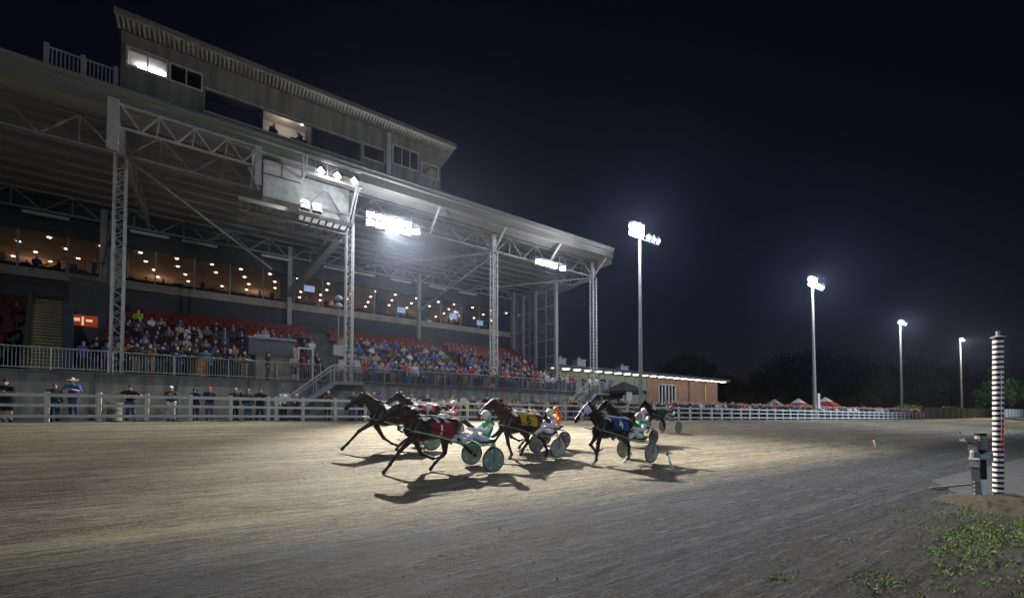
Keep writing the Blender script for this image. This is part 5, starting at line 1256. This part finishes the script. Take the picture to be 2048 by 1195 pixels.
# dense far crowd behind the white fence: the front ranks one by one, the rest as one mass
x = 35.0; i = 0
while x < 100 and i < 92:
    Y = yf(x)+.45; pose = rp.choice(['lean', 'fold', 'stand', 'clap', 'lean', 'phone']); fem = rp.random() < .4; top = rp.choice(TOPS); lg = rp.choice(LEGS)
    desc = f'person in {top} top and {lg} ' + ('trousers' if lg != 'denim' else 'jeans')
    def mk(x=x, Y=Y, pose=pose, top=top, lg=lg, fem=fem, s=rp.uniform(.96, 1.1), r_=rp.uniform(-.5, .5), hc=rp.choice(['dark', 'brown', 'fair', 'grey', 'white', 'black'])):
        return lambda lab: person_far((x, Y, gz(x, Y)), r_, pose, top, lg, hc, lab, 'far spectators along the white fence', fem, s)
    PEOPLE.append((desc, 'in far crowd front rank', x, mk())); x += .72; i += 1
def mass(name, spots, poses, label_kind='stuff', tops=TOPS):
    b = MB(); mats_ = [SKIN[0], SKIN[1]]+[CL[c] for c in ('black', 'navy', 'charcoal', 'grey', 'white', 'blue', 'brown', 'red', 'denim', 'beige', 'purple')]+[HAIRC[h] for h in ('dark', 'brown', 'grey', 'fair')]
    Vs = []; Fs = []; Ms = []; n0 = 0
    for (x, y, z, r_, s) in spots:
        me = far_mesh(rp.choice(poses), 'short', False, .07)
        co = np.empty(len(me.vertices)*3); me.vertices.foreach_get('co', co); co = co.reshape(-1, 3)
        f = np.empty(len(me.polygons)*4, np.int32); me.polygons.foreach_get('vertices', f); f = f.reshape(-1, 4)
        mi = np.empty(len(me.polygons), np.int32); me.polygons.foreach_get('material_index', mi)
        c_, q = math.cos(r_), math.sin(r_); co2 = np.stack([(co[:, 0]*c_-co[:, 1]*q)*s+x, (co[:, 0]*q+co[:, 1]*c_)*s+y, co[:, 2]*s+z], 1)
        lut = np.array([rp.randint(0, 1) if rp.random() < .3 else 0, rp.choice([2, 2, 3, 3, 4, 4, 4, 5, 5, 6, 7, 8, 10, 10, 11, 11]), rp.choice([2, 4, 10]), rp.randint(13, 16)])
        Vs.append(co2); Fs.append(f+n0); Ms.append(lut[mi]); n0 += len(co2)
    o = link(name, npmesh(name, np.concatenate(Vs), np.concatenate(Fs), mats_, np.concatenate(Ms))); o['kind'] = 'stuff'; return o
sp = []
for x in np.arange(30, 101, .62):
    for k_ in range(7 if x > 40 else 3):
        if rp.random() < .85: X = x+rp.uniform(-.25, .25); Y = yf(X)+1.05+k_*.75+rp.uniform(-.2, .2); sp.append((X, Y, gz(X, Y), rp.uniform(-.6, .6), rp.uniform(.98, 1.12)))
mass('crowd', sp, ['stand', 'fold', 'clap', 'phone', 'hip'])
# diners behind the glass of the upper level
sp = [(xx+rp.uniform(-.3, .3), rp.choice([44.7, 46.2, 47.5]), DZ+.62, rp.uniform(-3, 3), 1.) for xx in np.arange(-14, 28, .95)]
mass('diners', sp, ['sit', 'sit', 'stand', 'fold'])['kind'] = 'stuff'
# people along the terrace railing
def terrace_person(px, pose, top, lg, hair, hc, desc, dy=.42, zone='at terrace railing', **kw):
    Y = 30.56+dy; X = at_px(px, Y)
    if X > 34: return
    PEOPLE.append((desc, zone, X, lambda lab: person_near((X, Y, PZ), kw.get('rz', 0), pose, top, lg, hair, hc, lab, 'spectators at the terrace railing', kw.get('style', 'long'), kw.get('sleeve', 'l'), kw.get('fem', False), kw.get('sc', 1), kw.get('skin', 0))))
TP = [(458, 'lean', 'navy', 'navy', 'cap', 'white', 'person in navy with a pale cap leaning', {}), (487, 'lean', 'charcoal', 'khaki', 'short', 'dark', 'person in charcoal shirt and khaki trousers leaning', dict(sleeve='s')),
      (534, 'stand', 'black', 'navy', 'short', 'dark', 'dark clothed person turned sideways', dict(rz=1.2)), (587, 'fold', 'beige', 'charcoal', 'short', 'grey', 'person in cream sweater and shorts', dict(style='short')),
      (605, 'stand', 'maroon', 'navy', 'cap', 'black', 'person in maroon jacket before the white doorway', {}), (376, 'fold', 'black', 'black', 'short', 'dark', 'person in black and yellow top', {}), (352, 'lean', 'navy', 'denim', 'short', 'brown', 'person in navy and white top', {}),
      (322, 'fold', 'black', 'charcoal', 'short', 'dark', 'person in black with folded arms', dict(dy=.7)), (298, 'lean', 'brown', 'khaki', 'short', 'brown', 'person in brown jacket', {}), (270, 'phone', 'charcoal', 'khaki', 'short', 'brown', 'person raising a hand to the face', {}),
      (408, 'stand', 'teal', 'denim', 'short', 'dark', 'person in teal jacket near the orange bin', dict(dy=1.1)), (432, 'fold', 'charcoal', 'black', 'long', 'brown', 'long haired person in charcoal', dict(fem=True))]
for (p_, pose, top, lg, hair, hc, desc, kw) in TP:
    kw = dict(kw); terrace_person(p_, pose, top, lg, hair, hc, desc, kw.pop('dy', .42), **kw)
px = 722
while px < 1236:
    if not 1150 < px < 1160:
        fem = rp.random() < .3; top = rp.choice(TOPS) if not 1062 < px < 1068 else 'red'; lg = rp.choice(LEGS); hair = 'long' if fem else rp.choice(['short', 'short', 'cap']); hc = rp.choice(['dark', 'brown', 'fair', 'grey'] if hair != 'cap' else ['black', 'white', 'navy'])
        desc = f'person in {top} top and {lg} ' + ('trousers' if lg != 'denim' else 'jeans') + {'cap': ' and cap', 'long': ' with long hair'}.get(hair, '')
        terrace_person(px, rp.choice(['lean', 'fold', 'stand', 'clap', 'lean', 'hip', 'phone']), top, lg, hair, hc, desc, .4+rp.choice([0, 0, .1, .9]), fem=fem, sc=rp.uniform(.93, 1.04), rz=rp.uniform(-.4, .4), style='short' if rp.random() < .12 else 'long')
    px += rp.uniform(5, 15)
terrace_person(1067, 'stand', 'red', 'red', 'short', 'dark', 'person dressed all in red')
terrace_person(928, 'lean', 'purple', 'navy', 'short', 'dark', 'person in bright purple jacket')
terrace_person(982, 'walk', 'yellow', 'yellow', 'short', 'dark', 'person in yellow rainwear', dy=.9, rz=1.3)
# marshal in a high visibility vest on the apron
X = at_px(1143, 29.0); PEOPLE.append(('marshal in lime high visibility vest standing', 'below the terrace wall', X, lambda lab: person_near((X, 29.0, gz(X, 29)+.55), .3, 'stand', 'lime', 'navy', 'cap', 'black', lab, 'stewards')))
# seated and standing on the tiers
occ = set()
def seat_person(x, r, desc, top, hc, sc=1., pose='sit', skin=0, fem=False):
    y = 34+r*RD+.28; z = PZ+.5+r*RH-.06
    if pose != 'sit': z = PZ+.5+r*RH
    PEOPLE.append((desc, 'on %s orange seat row' % ORD[r+1], x, lambda lab: person_far((x, y-(.1 if pose != 'sit' else 0), z), rp.uniform(-.3, .3), pose, top, rp.choice(LEGS), hc, lab, 'spectators on the orange seats', fem, sc, skin)))
seat_person(at_px(272, 40.2), 8, 'person in lime green jacket', 'lime', 'dark', 1.05)
seat_person(at_px(258, 35.8), 1, 'person in mustard yellow jacket seen from behind', 'yellow', 'dark')
seat_person(at_px(375, 37.1), 4, 'standing person in white coat', 'white', 'dark', 1., 'stand'); seat_person(at_px(384, 37.1), 4, 'standing person in black and white', 'black', 'grey', 1., 'fold')
n = 0
while n < 74:
    z_ = rp.random()
    if z_ < .5: x = rp.gauss(2.0, 3.2); r = rp.randint(0, 6)
    elif z_ < .62: x = rp.uniform(-14, -10.4); r = rp.randint(0, 3)
    elif z_ < .9: x = rp.uniform(8.3, 18.3); r = rp.choice([0, 0, 1, 1, 2, 3, 4, 5])
    else: x = rp.uniform(19.8, 27); r = rp.randint(0, 4)
    if not any(a < x < c for a, c in blocks) or (1.0 < x < 5.5 and r < 4): continue
    kx = round((x+50)/.54)
    if (kx, r) in occ: continue
    occ.add((kx, r)); x = kx*.54-50
    top = rp.choice(['black', 'navy', 'charcoal', 'grey', 'black', 'white', 'blue', 'brown', 'denim', 'maroon']); hc = rp.choice(['dark', 'brown', 'grey', 'fair'])
    ps = 'sit' if rp.random() < .8 else rp.choice(['stand', 'fold', 'hip'])
    seat_person(x, r, f'{"seated" if ps == "sit" else "standing"} person in {top} top', top, hc, 1., ps); n += 1
# the rest of the seated crowd, too many and too dim to tell apart
sp = []
for q in range(620):
    r = rp.choice([0, 0, 1, 1, 2, 2, 3, 4, 5, 6, 7]); a, c = blocks[rp.choice([1, 1, 1, 2, 2, 2, 2, 3, 3, 0])]; kx = round((rp.uniform(a+.3, c-.3)+50)/.54)
    if (kx, r) in occ or (1.0 < kx*.54-50 < 5.5 and r < 4): continue
    occ.add((kx, r)); sp.append((kx*.54-50, 34+r*RD+.25, PZ+.44+r*RH, rp.uniform(-.4, .4), rp.uniform(.92, 1.05)))
mass('seated_crowd', sp, ['sit', 'sit', 'sit', 'sit'])
sp = []
for xx in np.arange(8.3, 28.8, .42):
    for yy in (31.9, 32.7):
        if rp.random() < .62 and abs((xx-7.5) % 12.23) > .5: sp.append((xx+rp.uniform(-.15, .15), yy+rp.uniform(-.25, .25), PZ, rp.uniform(-.7, .7), rp.uniform(.94, 1.06)))
for xx in np.arange(-6.2, 1.2, .5):
    if rp.random() < .55: sp.append((xx, 32.2+rp.uniform(-.4, .4), PZ, rp.uniform(-.7, .7), rp.uniform(.94, 1.05)))
mass('terrace_crowd', sp, ['stand', 'fold', 'clap', 'phone', 'hip'])
# two figures in the press box
for i, (x, top) in enumerate(((2.6, 'black'), (4.1, 'black'))):
    PEOPLE.append((['dark figure standing at left', 'dark figure with headset leaning at right'][i], 'in the lit press box cabin', x, lambda lab, x=x, i=i: person_far((x, 30.9, 18.76), [.5, -.9][i], ['stand', 'phone'][i], 'black', 'black', 'dark', lab, 'people in the press box')))
PEOPLE.append(('dim figure standing', 'in the press box corner window', 12.6, lambda lab: person_far((12.6, 31.0, 18.76), .2, 'fold', 'brown', 'black', 'dark', lab, None)))
finish_people()
# ================================================================ night air: thin haze that glows round the lamps
hz = MB().box(-405, 905, -305, 925, -1.4, 29.5)
hm = bpy.data.materials.new('night_air'); hm.use_nodes = True; n_ = hm.node_tree; n_.nodes.remove(n_.nodes['Principled BSDF'])
pv_ = n_.nodes.new('ShaderNodeVolumePrincipled'); pv_.inputs['Color'].default_value = (.55, .68, 1, 1); pv_.inputs['Density'].default_value = .00024; pv_.inputs['Anisotropy'].default_value = .8
n_.links.new(pv_.outputs[0], n_.nodes['Material Output'].inputs['Volume'])
o = hz.build('haze', hm); o['kind'] = 'stuff'
